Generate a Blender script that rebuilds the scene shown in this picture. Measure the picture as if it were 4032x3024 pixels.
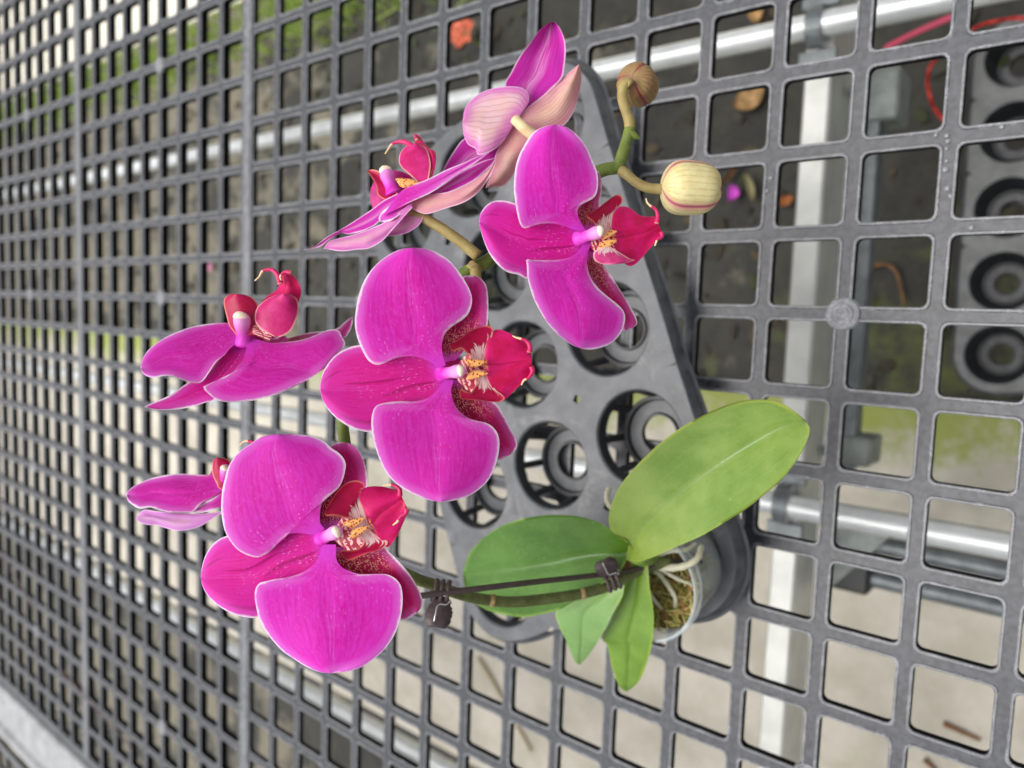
import bpy, math, random
import numpy as np
for o in list(bpy.data.objects): bpy.data.objects.remove(o)
scn = bpy.context.scene
COL = scn.collection
R_ = math.radians

# ------------------------------------------------------------------ camera
FPX = 2941.8
RC = np.array([[-0.77707265, -0.0370118, -0.62832175],
               [-0.08382175, 0.99546293, 0.04502743],
               [0.62380447, 0.08765661, -0.77664941]])      # rows: right, down, forward
CC = np.array([-0.788576, 0.010077, 0.483810])
cam = bpy.data.cameras.new('camera')
camo = bpy.data.objects.new('camera', cam)
COL.objects.link(camo)
from mathutils import Matrix, Vector
Mx = Matrix.Identity(4)
for i in range(3):
    Mx[i][0] = RC[0][i]; Mx[i][1] = -RC[1][i]; Mx[i][2] = -RC[2][i]; Mx[i][3] = CC[i]
camo.matrix_world = Mx
cam.sensor_width = 36.0
cam.lens = FPX / 4032 * 36.0
cam.clip_start = 0.01
cam.clip_end = 300
cam.dof.use_dof = True
cam.dof.focus_distance = 0.305
cam.dof.aperture_fstop = 8.0
scn.camera = camo

# ------------------------------------------------------------------ light
w = bpy.data.worlds.new('World'); scn.world = w; w.use_nodes = True
nt = w.node_tree
bg = nt.nodes['Background']
sky = nt.nodes.new('ShaderNodeTexSky'); sky.sky_type = 'NISHITA'; sky.sun_disc = False
SUN_EL, SUN_AZ = 76, 80
sky.sun_elevation = R_(SUN_EL); sky.sun_rotation = R_(SUN_AZ)
sky.air_density = 1.0; sky.dust_density = 6.0; sky.ozone_density = 1.0
hs = nt.nodes.new('ShaderNodeHueSaturation'); hs.inputs['Saturation'].default_value = 0.22      # overcast: a nearly colourless sky
nt.links.new(sky.outputs[0], hs.inputs['Color']); nt.links.new(hs.outputs[0], bg.inputs[0]); bg.inputs[1].default_value = 0.13
sl = bpy.data.lights.new('sun', 'SUN'); sl.energy = 1.4; sl.angle = R_(45); sl.color = (1, 0.965, 0.92)
so = bpy.data.objects.new('sun', sl); COL.objects.link(so)
sd = Vector((math.sin(R_(SUN_AZ)) * math.cos(R_(SUN_EL)), math.cos(R_(SUN_AZ)) * math.cos(R_(SUN_EL)), math.sin(R_(SUN_EL))))
so.rotation_euler = sd.to_track_quat('Z', 'Y').to_euler()
so.location = (0, 0, 4)
scn.view_settings.view_transform = 'Standard'; scn.view_settings.look = 'None'
scn.view_settings.exposure = 0.45; scn.view_settings.gamma = 1
scn.render.resolution_x = 1024; scn.render.resolution_y = 768
scn.render.engine = 'CYCLES'

# ------------------------------------------------------------------ helpers
def ray(px):
    px = np.asarray(px, float)
    x = (px[..., 0] - 2016) / FPX; y = (px[..., 1] - 1512) / FPX
    v = np.stack([x, y, np.ones_like(x)], -1)
    return v @ RC
def at(px, D): return CC + ray(px) * np.asarray(D)[..., None]
def onz(px, z):
    r = ray(px); return CC + r * ((np.asarray(z) - CC[2]) / r[..., 2])[..., None]
def depth_of(P): return (np.asarray(P) - CC) @ RC[2]

def new_obj(name, verts, faces, mats, parent=None, fmat=None, uv=None, attrs=None, smooth=True):
    me = bpy.data.meshes.new(name)
    me.from_pydata([tuple(map(float, v)) for v in verts], [], [tuple(int(i) for i in f) for f in faces])
    for m in (mats if isinstance(mats, (list, tuple)) else [mats]): me.materials.append(m)
    if fmat is not None: me.polygons.foreach_set('material_index', np.asarray(fmat, np.int32))
    if uv is not None:
        lay = me.uv_layers.new(name='UVMap')
        li = np.zeros(len(me.loops), np.int32); me.loops.foreach_get('vertex_index', li)
        lay.data.foreach_set('uv', np.asarray(uv, np.float32)[li].ravel())
    if attrs:
        for k, a in attrs.items():
            at_ = me.attributes.new(k, 'FLOAT', 'POINT'); at_.data.foreach_set('value', np.asarray(a, np.float32))
    if smooth: me.polygons.foreach_set('use_smooth', np.ones(len(me.polygons), bool))
    me.update()
    o = bpy.data.objects.new(name, me); COL.objects.link(o)
    if parent is not None: o.parent = parent
    return o
def tag(o, label=None, cat=None, group=None, kind=None):
    if label: o['label'] = label
    if cat: o['category'] = cat
    if group: o['group'] = group
    if kind: o['kind'] = kind
    return o
def empty(name, loc=(0, 0, 0)):
    o = bpy.data.objects.new(name, None); COL.objects.link(o); o.empty_display_size = 0.02
    return o      # kept at the origin so that parts are given in world coordinates

class MB:
    def __init__(s): s.v = []; s.f = []; s.m = []; s.uv = []
    def add(s, V, F, m=0, uv=None):
        b = len(s.v); V = [tuple(map(float, q)) for q in V]; s.v += V
        s.uv += (list(uv) if uv is not None else [(0, 0)] * len(V))
        for f in F: s.f.append(tuple(b + i for i in f)); s.m.append(m)
    def box(s, lo, hi, m=0):
        x0, y0, z0 = lo; x1, y1, z1 = hi
        s.add([(x0, y0, z0), (x1, y0, z0), (x1, y1, z0), (x0, y1, z0), (x0, y0, z1), (x1, y0, z1), (x1, y1, z1), (x0, y1, z1)],
              [(0, 3, 2, 1), (4, 5, 6, 7), (0, 1, 5, 4), (1, 2, 6, 5), (2, 3, 7, 6), (3, 0, 4, 7)], m)
    def cbox(s, lo, hi, b=0.002, m=0):     # box with chamfered edges
        lo = np.array(lo, float); hi = np.array(hi, float)
        V = []; idx = {}
        for cx in (0, 1):
            for cy in (0, 1):
                for cz in (0, 1):
                    c = np.array([(lo, hi)[cx][0], (lo, hi)[cy][1], (lo, hi)[cz][2]])
                    sg = np.array([1 - 2 * cx, 1 - 2 * cy, 1 - 2 * cz])
                    for ax in range(3):
                        q = c + sg * b; q[ax] = c[ax]
                        idx[(cx, cy, cz, ax)] = len(V); V.append(q)
        F = []
        for ax in range(3):
            o1, o2 = [a for a in range(3) if a != ax]
            for s0 in (0, 1):
                fs = []
                for (a, b_) in ((0, 0), (1, 0), (1, 1), (0, 1)):
                    k = [0, 0, 0]; k[ax] = s0; k[o1] = a; k[o2] = b_
                    fs.append(idx[(*k, ax)])
                F.append(fs if s0 else fs[::-1])
        for ax in range(3):       # edges along ax
            o1, o2 = [a for a in range(3) if a != ax]
            for a in (0, 1):
                for b_ in (0, 1):
                    k0 = [0, 0, 0]; k1 = [0, 0, 0]; k0[o1] = k1[o1] = a; k0[o2] = k1[o2] = b_; k1[ax] = 1
                    F.append([idx[(*k0, o1)], idx[(*k0, o2)], idx[(*k1, o2)], idx[(*k1, o1)]])
        for cx in (0, 1):
            for cy in (0, 1):
                for cz in (0, 1): F.append([idx[(cx, cy, cz, a)] for a in range(3)])
        s.add(V, F, m)
    def tube(s, P, r, n=12, m=0, cap=True, flat=1.0):
        P = np.asarray(P, float); r = np.broadcast_to(np.asarray(r, float), (len(P),))
        T = np.gradient(P, axis=0); T /= np.linalg.norm(T, axis=1)[:, None] + 1e-12
        ref = np.array([0, 0, 1.]) if abs(T[0][2]) < 0.9 else np.array([1., 0, 0])
        N = np.cross(T[0], ref); N /= np.linalg.norm(N)
        V = []; uv = []
        L = np.r_[0, np.cumsum(np.linalg.norm(np.diff(P, axis=0), axis=1))]
        for i in range(len(P)):
            N = N - T[i] * (N @ T[i]); N /= np.linalg.norm(N); B = np.cross(T[i], N)
            for k in range(n):
                a = 2 * math.pi * k / n
                V.append(P[i] + r[i] * (N * math.cos(a) + B * math.sin(a) * flat)); uv.append((k / n, L[i]))
        F = []
        for i in range(len(P) - 1):
            for k in range(n):
                k2 = (k + 1) % n
                F.append((i * n + k, i * n + k2, (i + 1) * n + k2, (i + 1) * n + k))
        if cap:
            F.append(tuple(range(n - 1, -1, -1))); F.append(tuple((len(P) - 1) * n + k for k in range(n)))
        s.add(V, F, m, uv)
    def build(s, name, mats, parent=None, smooth=True, sharp=None):
        o = new_obj(name, s.v, s.f, mats, parent, s.m, s.uv, None, smooth)
        if sharp is not None:
            try: o.data.set_sharp_from_angle(angle=R_(sharp))
            except Exception: pass
        return o

def catmull(P, n):
    P = np.asarray(P, float)
    if len(P) == 2: return P[0] + (P[1] - P[0]) * np.linspace(0, 1, n)[:, None]
    Q = np.vstack([2 * P[0] - P[1], P, 2 * P[-1] - P[-2]])
    out = []
    for i in range(1, len(Q) - 2):
        t = np.linspace(0, 1, 13)[:-1, None]
        p0, p1, p2, p3 = Q[i - 1:i + 3]
        out.append(0.5 * (2 * p1 + (p2 - p0) * t + (2 * p0 - 5 * p1 + 4 * p2 - p3) * t ** 2 + (3 * p1 - p0 - 3 * p2 + p3) * t ** 3))
    D = np.vstack(out + [P[-1:]])
    s = np.r_[0, np.cumsum(np.linalg.norm(np.diff(D, axis=0), axis=1))]
    t = np.linspace(0, s[-1], n)
    return np.stack([np.interp(t, s, D[:, k]) for k in range(D.shape[1])], -1)

# ------------------------------------------------------------------ materials
def srgb(r, g, b):
    f = lambda c: (c / 255 / 12.92) if c / 255 <= 0.04045 else ((c / 255 + 0.055) / 1.055) ** 2.4
    return (f(r), f(g), f(b), 1)
class NT:
    def __init__(s, name):
        s.m = bpy.data.materials.new(name); s.m.use_nodes = True; s.t = s.m.node_tree
        s.b = s.t.nodes['Principled BSDF']; s.out = s.t.nodes['Material Output']
    def n(s, ty, **kw):
        nd = s.t.nodes.new(ty)
        for k, v in kw.items(): setattr(nd, k, v)
        return nd
    def l(s, a, b): s.t.links.new(a, b)
    def set(s, **kw):
        for k, v in kw.items():
            k = {'rough': 'Roughness', 'metal': 'Metallic', 'spec': 'Specular IOR Level', 'col': 'Base Color', 'trans': 'Transmission Weight', 'sss': 'Subsurface Weight', 'coat': 'Coat Weight'}.get(k, k)
            s.b.inputs[k].default_value = v
        return s
    def val(s, x):
        return x
    def sock(s, node_in, x):
        if hasattr(x, 'is_output') or hasattr(x, 'links'): s.l(x, node_in)
        else: node_in.default_value = x
    def math(s, op, a, b=0.0, c=0.0, clamp=False):
        nd = s.n('ShaderNodeMath', operation=op, use_clamp=clamp)
        s.sock(nd.inputs[0], a); s.sock(nd.inputs[1], b); s.sock(nd.inputs[2], c)
        return nd.outputs[0]
    def mix(s, f, a, b, mode='MIX'):
        nd = s.n('ShaderNodeMix', data_type='RGBA', blend_type=mode)
        s.sock(nd.inputs['Factor'], f); s.sock(nd.inputs[6], a); s.sock(nd.inputs[7], b)
        return nd.outputs[2]
    def ramp(s, x, lo, hi, o0=0.0, o1=1.0, smooth=True):
        nd = s.n('ShaderNodeMapRange'); nd.interpolation_type = 'SMOOTHSTEP' if smooth else 'LINEAR'
        s.sock(nd.inputs[0], x); nd.inputs[1].default_value = lo; nd.inputs[2].default_value = hi
        nd.inputs[3].default_value = o0; nd.inputs[4].default_value = o1
        return nd.outputs[0]
    def noise(s, vec, scale, detail=3, rough=0.55, dist=0.0):
        nd = s.n('ShaderNodeTexNoise')
        if vec is not None: s.l(vec, nd.inputs['Vector'])
        nd.inputs['Scale'].default_value = scale; nd.inputs['Detail'].default_value = detail
        nd.inputs['Roughness'].default_value = rough; nd.inputs['Distortion'].default_value = dist
        return nd.outputs['Fac']
    def vor(s, vec, scale, feature='F1', rnd=1.0):
        nd = s.n('ShaderNodeTexVoronoi', feature=feature)
        if vec is not None: s.l(vec, nd.inputs['Vector'])
        nd.inputs['Scale'].default_value = scale; nd.inputs['Randomness'].default_value = rnd
        return nd.outputs['Distance']
    def obj(s): return s.n('ShaderNodeTexCoord').outputs['Object']
    def uv(s): return s.n('ShaderNodeTexCoord').outputs['UV']
    def sep(s, v):
        nd = s.n('ShaderNodeSeparateXYZ'); s.l(v, nd.inputs[0]); return nd.outputs
    def comb(s, x=0.0, y=0.0, z=0.0):
        nd = s.n('ShaderNodeCombineXYZ'); s.sock(nd.inputs[0], x); s.sock(nd.inputs[1], y); s.sock(nd.inputs[2], z); return nd.outputs[0]
    def attr(s, name): return s.n('ShaderNodeAttribute', attribute_name=name).outputs['Fac']
    def bump(s, h, strength=0.3, dist=0.001):
        nd = s.n('ShaderNodeBump'); nd.inputs['Strength'].default_value = strength; nd.inputs['Distance'].default_value = dist
        s.l(h, nd.inputs['Height']); s.l(nd.outputs[0], s.b.inputs['Normal'])
        return nd.outputs[0]
    def col(s, c): s.sock(s.b.inputs['Base Color'], c)
    def translucent(s, c, fac, nrm=None):
        tr = s.n('ShaderNodeBsdfTranslucent'); s.sock(tr.inputs[0], c)
        mx = s.n('ShaderNodeMixShader'); s.sock(mx.inputs[0], fac)
        s.l(s.b.outputs[0], mx.inputs[1]); s.l(tr.outputs[0], mx.inputs[2]); s.l(mx.outputs[0], s.out.inputs[0])

def plain(name, c, rough=0.5, metal=0.0, spec=0.5, nscale=0, namt=0.15, bump=0.0):
    k = NT(name).set(rough=rough, metal=metal, spec=spec)
    if nscale:
        n = k.noise(k.obj(), nscale, 4)
        a = tuple(x * (1 - namt * 2) for x in c[:3]) + (1,); b = tuple(min(1, x * (1 + namt * 2)) for x in c[:3]) + (1,)
        k.col(k.mix(k.ramp(n, 0.3, 0.7), a, b))
        if bump: k.bump(n, bump, 0.001)
    else: k.col(c)
    return k.m

# petal fronts -------------------------------------------------------
def petal_mat(name, base, pale, rim, *, throat=False, speck_amt=0.75, speck_reach=0.8, streak=0.85, dark=None):
    k = NT(name).set(rough=0.55, spec=0.25)
    uv = k.uv(); U, V, _ = k.sep(uv)
    e = k.attr('edge')
    ob = k.obj()
    # tone, fine streaks and branching veins that run from the base outwards
    st = k.noise(k.comb(k.math('MULTIPLY', U, 8.0), k.math('MULTIPLY', V, 42.0)), 1.0, 5, 0.6)
    cell = k.noise(ob, 520, 4, 0.65)
    soft = k.noise(ob, 55, 4, 0.6)
    mixf = k.math('ADD', k.math('MULTIPLY', st, 0.55), k.math('MULTIPLY', cell, 0.45))
    c = k.mix(k.ramp(mixf, 0.34, 0.66, 0.0, streak), base, pale)
    c = k.mix(k.ramp(soft, 0.42, 0.74, 0, 0.38), c, pale)
    wob = k.noise(k.comb(k.math('MULTIPLY', U, 6.0), k.math('MULTIPLY', V, 6.0)), 1.0, 4, 0.6)
    for fq, am, lo in ((17.0, 0.26, 0.0), (41.0, 0.20, 0.35)):
        ph = k.math('FRACT', k.math('MULTIPLY', k.math('ADD', V, k.math('MULTIPLY', k.math('SUBTRACT', wob, 0.5), 0.11)), fq))
        vv = k.ramp(k.math('ABSOLUTE', k.math('SUBTRACT', ph, 0.5)), 0.0, 0.22, am, 0.0)
        vv = k.math('MULTIPLY', vv, k.math('MULTIPLY', k.ramp(U, lo, lo + 0.25), k.ramp(cell, 0.35, 0.6)))
        c = k.mix(vv, c, (base[0] * .72, base[1], base[2] * .62, 1))
    # highlight painted into the colour along the midrib of the outer half
    md = k.math('ABSOLUTE', k.math('SUBTRACT', V, 0.5))
    c = k.mix(k.math('MULTIPLY', k.ramp(md, 0.0, 0.05, 0.2, 0.0), k.math('MULTIPLY', k.ramp(U, 0.35, 0.7), k.ramp(st, 0.4, 0.6))), c, rim)
    if dark is not None:      # darker long veins
        vn = k.noise(k.comb(k.math('MULTIPLY', U, 1.6), k.math('MULTIPLY', V, 13.0)), 1.0, 2, 0.5, 0.3)
        c = k.mix(k.ramp(vn, 0.55, 0.68, 0, 0.75), c, dark)
    # pale specks, denser near the base
    vd = k.vor(k.comb(k.math('MULTIPLY', U, 30.0), k.math('MULTIPLY', V, 36.0)), 1.0)
    patch = k.noise(k.comb(k.math('MULTIPLY', U, 6.0), k.math('MULTIPLY', V, 8.0)), 1.0, 2)
    sp = k.math('MULTIPLY', k.ramp(vd, 0.17, 0.31, 1, 0), k.ramp(U, 0.08, speck_reach, 1, 0))
    sp = k.math('MULTIPLY', sp, k.ramp(patch, 0.42, 0.62, 0, speck_amt))
    c = k.mix(sp, c, srgb(245, 150, 225))
    if throat:      # crowded cream specks on dark red next to the lip
        v2 = k.vor(k.comb(k.math('MULTIPLY', U, 46.0), k.math('MULTIPLY', V, 40.0)), 1.0)
        near = k.ramp(U, 0.30, 0.62, 1, 0)
        c = k.mix(k.math('MULTIPLY', near, 0.75), c, srgb(140, 2, 46))
        c = k.mix(k.math('MULTIPLY', k.ramp(v2, 0.30, 0.44, 1, 0), k.math('MULTIPLY', near, k.ramp(patch, 0.3, 0.5))), c, srgb(226, 168, 140))
    # pale purple margin and white rim
    en = k.math('ADD', e, k.math('MULTIPLY', k.math('SUBTRACT', cell, 0.5), 0.0012))
    ub = k.ramp(U, 0.10, 0.38)
    en = k.math('ADD', en, k.math('MULTIPLY', k.math('SUBTRACT', soft, 0.5), 0.0022))
    c = k.mix(k.math('MULTIPLY', k.ramp(en, 0.0, 0.0130, 0.42, 0.0, smooth=False), k.ramp(U, 0.25, 0.55)), c, pale)
    c = k.mix(k.math('MULTIPLY', k.ramp(en, 0.0, 0.0045, 0.62, 0.0, smooth=False), k.ramp(U, 0.15, 0.45, 0.1, 1.0)), c, rim)
    c = k.mix(k.math('MULTIPLY', k.ramp(en, 0.0001, 0.0012, 1.0, 0.0), ub), c, srgb(250, 232, 248))
    # the throat of the flower: paler violet where the petal joins the column
    c = k.mix(k.ramp(U, 0.02, 0.13, 0.7, 0.0), c, srgb(226, 70, 222))
    rnd = k.n('ShaderNodeObjectInfo').outputs['Random']
    hsv = k.n('ShaderNodeHueSaturation'); k.l(c, hsv.inputs['Color'])
    k.l(k.ramp(rnd, 0.0, 1.0, 0.488, 0.506, smooth=False), hsv.inputs['Hue']); k.l(k.ramp(k.math('FRACT', k.math('MULTIPLY', rnd, 7.3)), 0.0, 1.0, 0.90, 1.06, smooth=False), hsv.inputs['Value'])
    c = hsv.outputs[0]
    k.col(c)
    h = k.math('ADD', k.math('MULTIPLY', st, 0.7), k.math('MULTIPLY', cell, 0.35))
    k.bump(h, 0.22, 0.0006)
    k.translucent(c, 0.26)
    return k.m
M = {}
M['petal'] = petal_mat('petal_magenta', srgb(218, 0, 160), srgb(230, 62, 204), srgb(236, 146, 238))
M['sepal'] = petal_mat('sepal_magenta', srgb(222, 0, 140), srgb(226, 48, 182), srgb(224, 110, 220), speck_amt=0.9, streak=0.6, dark=srgb(166, 0, 95))
M['sepal_low'] = petal_mat('sepal_speckled', srgb(194, 0, 82), srgb(216, 20, 132), srgb(224, 120, 215), throat=True, speck_amt=1.0, speck_reach=0.9, streak=0.6, dark=srgb(150, 0, 70))
def back_mat(name, mid, margin, vein, low):
    k = NT(name).set(rough=0.55, spec=0.25)
    U, V, _ = k.sep(k.uv()); e = k.attr('edge'); ob = k.obj()
    wob = k.noise(k.comb(k.math('MULTIPLY', U, 3.0), k.math('MULTIPLY', V, 3.0)), 1.0, 2)
    ph = k.math('ADD', k.math('MULTIPLY', V, 11.0), k.math('MULTIPLY', wob, 1.3))
    vv = k.math('ABSOLUTE', k.math('SUBTRACT', k.math('FRACT', ph), 0.5))
    soft = k.noise(ob, 110, 4)
    c = k.mix(k.ramp(soft, 0.35, 0.7), mid, low)
    c = k.mix(k.math('MULTIPLY', k.ramp(vv, 0.0, 0.14, 0.6, 0.0), k.ramp(soft, 0.25, 0.6)), c, vein)
    c = k.mix(k.ramp(k.math('ADD', e, k.math('MULTIPLY', k.math('SUBTRACT', soft, 0.5), 0.006)), 0.0, 0.008, 0.95, 0.0), c, margin)
    c = k.mix(k.ramp(e, 0.0001, 0.0007, 0.8, 0.0), c, srgb(248, 225, 245))
    k.col(c); k.bump(k.math('ADD', k.ramp(vv, 0.0, 0.25, 0, 1), k.math('MULTIPLY', soft, 0.5)), 0.35, 0.0006)
    k.translucent(c, 0.2)
    return k.m
M['back'] = back_mat('petal_back', srgb(246, 204, 198), srgb(222, 118, 200), srgb(214, 146, 140), srgb(246, 210, 220))
M['back_warm'] = back_mat('sepal_back_warm', srgb(236, 188, 164), srgb(228, 152, 172), srgb(194, 132, 112), srgb(242, 204, 192))
M['back_pale'] = back_mat('sepal_back_pale', srgb(240, 205, 226), srgb(222, 140, 222), srgb(205, 140, 185), srgb(240, 195, 220))

def lip_mat(name, base, pale, white_to, edgec):
    k = NT(name).set(rough=0.42, spec=0.3)
    U, V, _ = k.sep(k.uv()); e = k.attr('edge'); ob = k.obj()
    soft = k.noise(ob, 160, 3); fine = k.noise(ob, 1100, 2)
    c = k.mix(k.ramp(k.math('ADD', k.math('MULTIPLY', soft, 0.75), k.math('MULTIPLY', fine, 0.25)), 0.3, 0.7), base, pale)
    if white_to > 0:
        fr = k.noise(k.comb(k.math('MULTIPLY', U, 1.5), k.math('MULTIPLY', V, 11.0)), 1.0, 1)
        lim = k.math('ADD', U, k.math('MULTIPLY', k.math('SUBTRACT', fr, 0.5), 0.7))
        wt = k.ramp(lim, white_to - 0.02, white_to + 0.02, 1, 0)
        sn = k.noise(k.comb(k.math('MULTIPLY', U, 5.0), k.math('MULTIPLY', V, 20.0)), 1.0, 1)
        wt = k.math('MULTIPLY', wt, k.ramp(sn, 0.58, 0.63, 1, 0))
        c = k.mix(wt, c, srgb(245, 215, 215))
    elif 'mid' in name:       # yellow streaks where the middle lobe leaves the callus
        mm = k.math('ABSOLUTE', k.math('SUBTRACT', V, 0.5)); fy = k.noise(k.comb(k.math('MULTIPLY', U, 3.0), k.math('MULTIPLY', V, 16.0)), 1.0, 2)
        c = k.mix(k.math('MULTIPLY', k.math('MULTIPLY', k.ramp(k.math('ADD', U, k.math('MULTIPLY', fy, 0.2)), 0.22, 0.30, 0.85, 0), k.ramp(mm, 0.10, 0.20, 1, 0)), k.ramp(mm, 0.015, 0.03)), c, srgb(240, 170, 96))
        c = k.mix(k.math('MULTIPLY', k.ramp(mm, 0.0, 0.03, 0.5, 0.0), k.ramp(U, 0.5, 0.9, 1, 0)), c, srgb(140, 0, 44))
    c = k.mix(k.ramp(e, 0.0001, 0.0009, 0.8, 0.0), c, edgec)
    k.col(c); k.bump(soft, 0.15, 0.0006); k.translucent(c, 0.15)
    return k.m
M['lip'] = lip_mat('lip_crimson', srgb(176, 0, 56), srgb(200, 6, 84), 0.34, srgb(246, 140, 120))
M['lip_mid'] = lip_mat('lip_midlobe', srgb(196, 2, 72), srgb(222, 22, 116), 0.0, srgb(220, 40, 110))
M['lip_out'] = lip_mat('lip_outside', srgb(206, 30, 112), srgb(226, 86, 150), 0.30, srgb(250, 190, 190))
k = NT('column_pink').set(rough=0.45, spec=0.3)
c = k.mix(k.ramp(k.noise(k.obj(), 220, 3), 0.3, 0.7), srgb(220, 30, 186), srgb(232, 84, 214)); _, Lc, _z = k.sep(k.uv()); c = k.mix(k.ramp(Lc, 0.003, 0.013, 0.0, 0.65), c, srgb(246, 196, 240)); k.col(c); k.translucent(c, 0.2); M['column'] = k.m
M['anther'] = plain('anther_cap', srgb(250, 228, 205), 0.4, nscale=500, namt=0.05)
k = NT('callus_orange').set(rough=0.45)
vd = k.vor(k.obj(), 950); k.col(k.mix(k.ramp(vd, 0.30, 0.40, 1, 0), srgb(246, 178, 102), srgb(160, 30, 20))); M['callus'] = k.m
M['tendril'] = plain('tendril_cream', srgb(246, 214, 170), 0.5)
def stem_mat(name, a, b, sc=180):
    k = NT(name).set(rough=0.5, spec=0.35)
    o = k.obj(); n1 = k.noise(o, sc, 4); n2 = k.noise(o, 2200, 2)
    c = k.mix(k.ramp(n1, 0.3, 0.7), a, b); c = k.mix(k.ramp(n2, 0.52, 0.7, 0, 0.35), c, srgb(170, 176, 110))
    k.col(c); k.bump(n2, 0.2, 0.0004); return k.m
M['stem'] = stem_mat('stem_green', srgb(84, 104, 40), srgb(112, 128, 58))
M['stem_dark'] = stem_mat('stem_olive', srgb(76, 82, 44), srgb(100, 108, 62))
M['pedicel'] = stem_mat('pedicel_tan', srgb(146, 124, 76), srgb(164, 148, 94))
M['pedicel_pale'] = stem_mat('pedicel_pale', srgb(216, 180, 140), srgb(226, 204, 160))
M['node'] = plain('stem_node_scale', srgb(150, 128, 82), 0.6, nscale=400)
def bud_mat(name, a, b, vein, seam):
    k = NT(name).set(rough=0.5, spec=0.3)
    U, V, _ = k.sep(k.uv()); n = k.noise(k.obj(), 220, 4)
    c = k.mix(k.ramp(n, 0.3, 0.7), a, b)
    vv = k.math('ABSOLUTE', k.math('SUBTRACT', k.math('FRACT', k.math('ADD', k.math('MULTIPLY', U, 26.0), k.math('MULTIPLY', n, 0.5))), 0.5))
    c = k.mix(k.math('MULTIPLY', k.ramp(vv, 0.0, 0.22, 0.6, 0.0), k.ramp(k.noise(k.obj(), 350, 3), 0.3, 0.65)), c, vein)
    sm = k.math('ABSOLUTE', k.math('SUBTRACT', k.math('FRACT', k.math('ADD', k.math('MULTIPLY', U, 3.0), 0.5)), 0.5))
    c = k.mix(k.ramp(sm, 0.02, 0.16, 0.6, 0.0), c, (seam[0] * 1.5, seam[1] * 2.2, seam[2] * 1.6, 1)); c = k.mix(k.ramp(sm, 0.008, 0.05, 0.95, 0.0), c, seam)
    k.col(c); k.bump(k.ramp(vv, 0.0, 0.3, 0, 1), 0.25, 0.0006); k.translucent(c, 0.1); return k.m
M['bud_y'] = bud_mat('bud_yellow', srgb(230, 220, 166), srgb(220, 204, 146), srgb(196, 168, 116), srgb(178, 84, 112))
M['bud_b'] = bud_mat('bud_tan', srgb(160, 136, 88), srgb(150, 116, 84), srgb(118, 86, 62), srgb(124, 52, 56))
def leaf_mat(name, a, b, edge, rib):
    k = NT(name).set(rough=0.34, spec=0.6, coat=0.35); k.b.inputs['Coat Roughness'].default_value = 0.28
    U, V, _ = k.sep(k.uv()); e = k.attr('edge'); o = k.obj()
    n = k.noise(o, 45, 3); f = k.noise(k.comb(k.math('MULTIPLY', U, 3.0), k.math('MULTIPLY', V, 40.0)), 1.0, 3)
    fine = k.noise(o, 800, 3)
    c = k.mix(k.ramp(n, 0.3, 0.7), a, b)
    c = k.mix(k.ramp(f, 0.4, 0.7, 0, 0.3), c, b)
    c = k.mix(k.ramp(fine, 0.5, 0.75, 0, 0.15), c, srgb(190, 205, 140))
    c = k.mix(k.ramp(U, 0.02, 0.42, 0.55, 0.0), c, (b[0] * 1.12, b[1] * 1.04, b[2] * .55, 1))      # yellower towards the base
    m = k.math('ABSOLUTE', k.math('SUBTRACT', V, 0.5))
    c = k.mix(k.ramp(m, 0.0, 0.02, 0.35, 0.0), c, rib)
    lowf = k.noise(o, 22, 3, 0.6)
    c = k.mix(k.math('MULTIPLY', k.ramp(k.math('ADD', e, k.math('MULTIPLY', k.math('SUBTRACT', n, 0.5), 0.004)), 0.0, 0.0022, 0.7, 0.0), k.ramp(lowf, 0.35, 0.6, 0.15, 1.0)), c, edge)
    dots = k.ramp(k.vor(o, 150), 0.06, 0.16, 1, 0); dots = k.math('MULTIPLY', dots, k.ramp(k.noise(o, 60, 2), 0.55, 0.65))
    c = k.mix(k.math('MULTIPLY', dots, 0.35), c, srgb(206, 214, 180))
    k.l(k.ramp(lowf, 0.3, 0.7, 0.22, 0.42), k.b.inputs['Roughness'])
    k.col(c); k.bump(k.math('ADD', k.math('MULTIPLY', n, 0.8), k.math('MULTIPLY', k.ramp(m, 0, 0.03), 0.5)), 0.3, 0.0014)
    k.translucent(c, 0.2); return k.m
M['leaf_l'] = leaf_mat('leaf_light', srgb(112, 146, 54), srgb(146, 172, 86), srgb(190, 196, 84), srgb(88, 126, 44))
M['leaf_d'] = leaf_mat('leaf_deep', srgb(64, 108, 20), srgb(86, 130, 42), srgb(156, 190, 82), srgb(66, 112, 10))
M['leaf_p'] = leaf_mat('leaf_pale', srgb(122, 164, 92), srgb(138, 178, 104), srgb(170, 200, 110), srgb(104, 146, 74))
M['leaf_y'] = leaf_mat('leaf_yellow', srgb(102, 142, 42), srgb(126, 162, 60), srgb(174, 198, 60), srgb(76, 112, 28))

# plastics, metal, ground --------------------------------------------
k = NT('lattice_weathered_lit_top').set(rough=0.42, spec=0.75); k.b.inputs['Sheen Weight'].default_value = 0.6; k.b.inputs['Sheen Roughness'].default_value = 0.45
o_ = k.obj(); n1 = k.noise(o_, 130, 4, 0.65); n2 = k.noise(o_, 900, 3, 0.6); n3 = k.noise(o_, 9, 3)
c = k.mix(k.ramp(n1, 0.3, 0.72), srgb(70, 72, 77), srgb(100, 102, 107))  # weathered plastic, with the sky's sheen on the tops painted in as lighter tones
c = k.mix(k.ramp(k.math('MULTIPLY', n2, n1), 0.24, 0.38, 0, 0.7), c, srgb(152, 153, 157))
c = k.mix(k.ramp(n3, 0.45, 0.65, 0, 0.35), c, srgb(126, 127, 130)); c = k.mix(k.ramp(k.noise(o_, 26, 5, 0.7), 0.52, 0.72, 0, 0.45), c, srgb(66, 68, 66))
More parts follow.
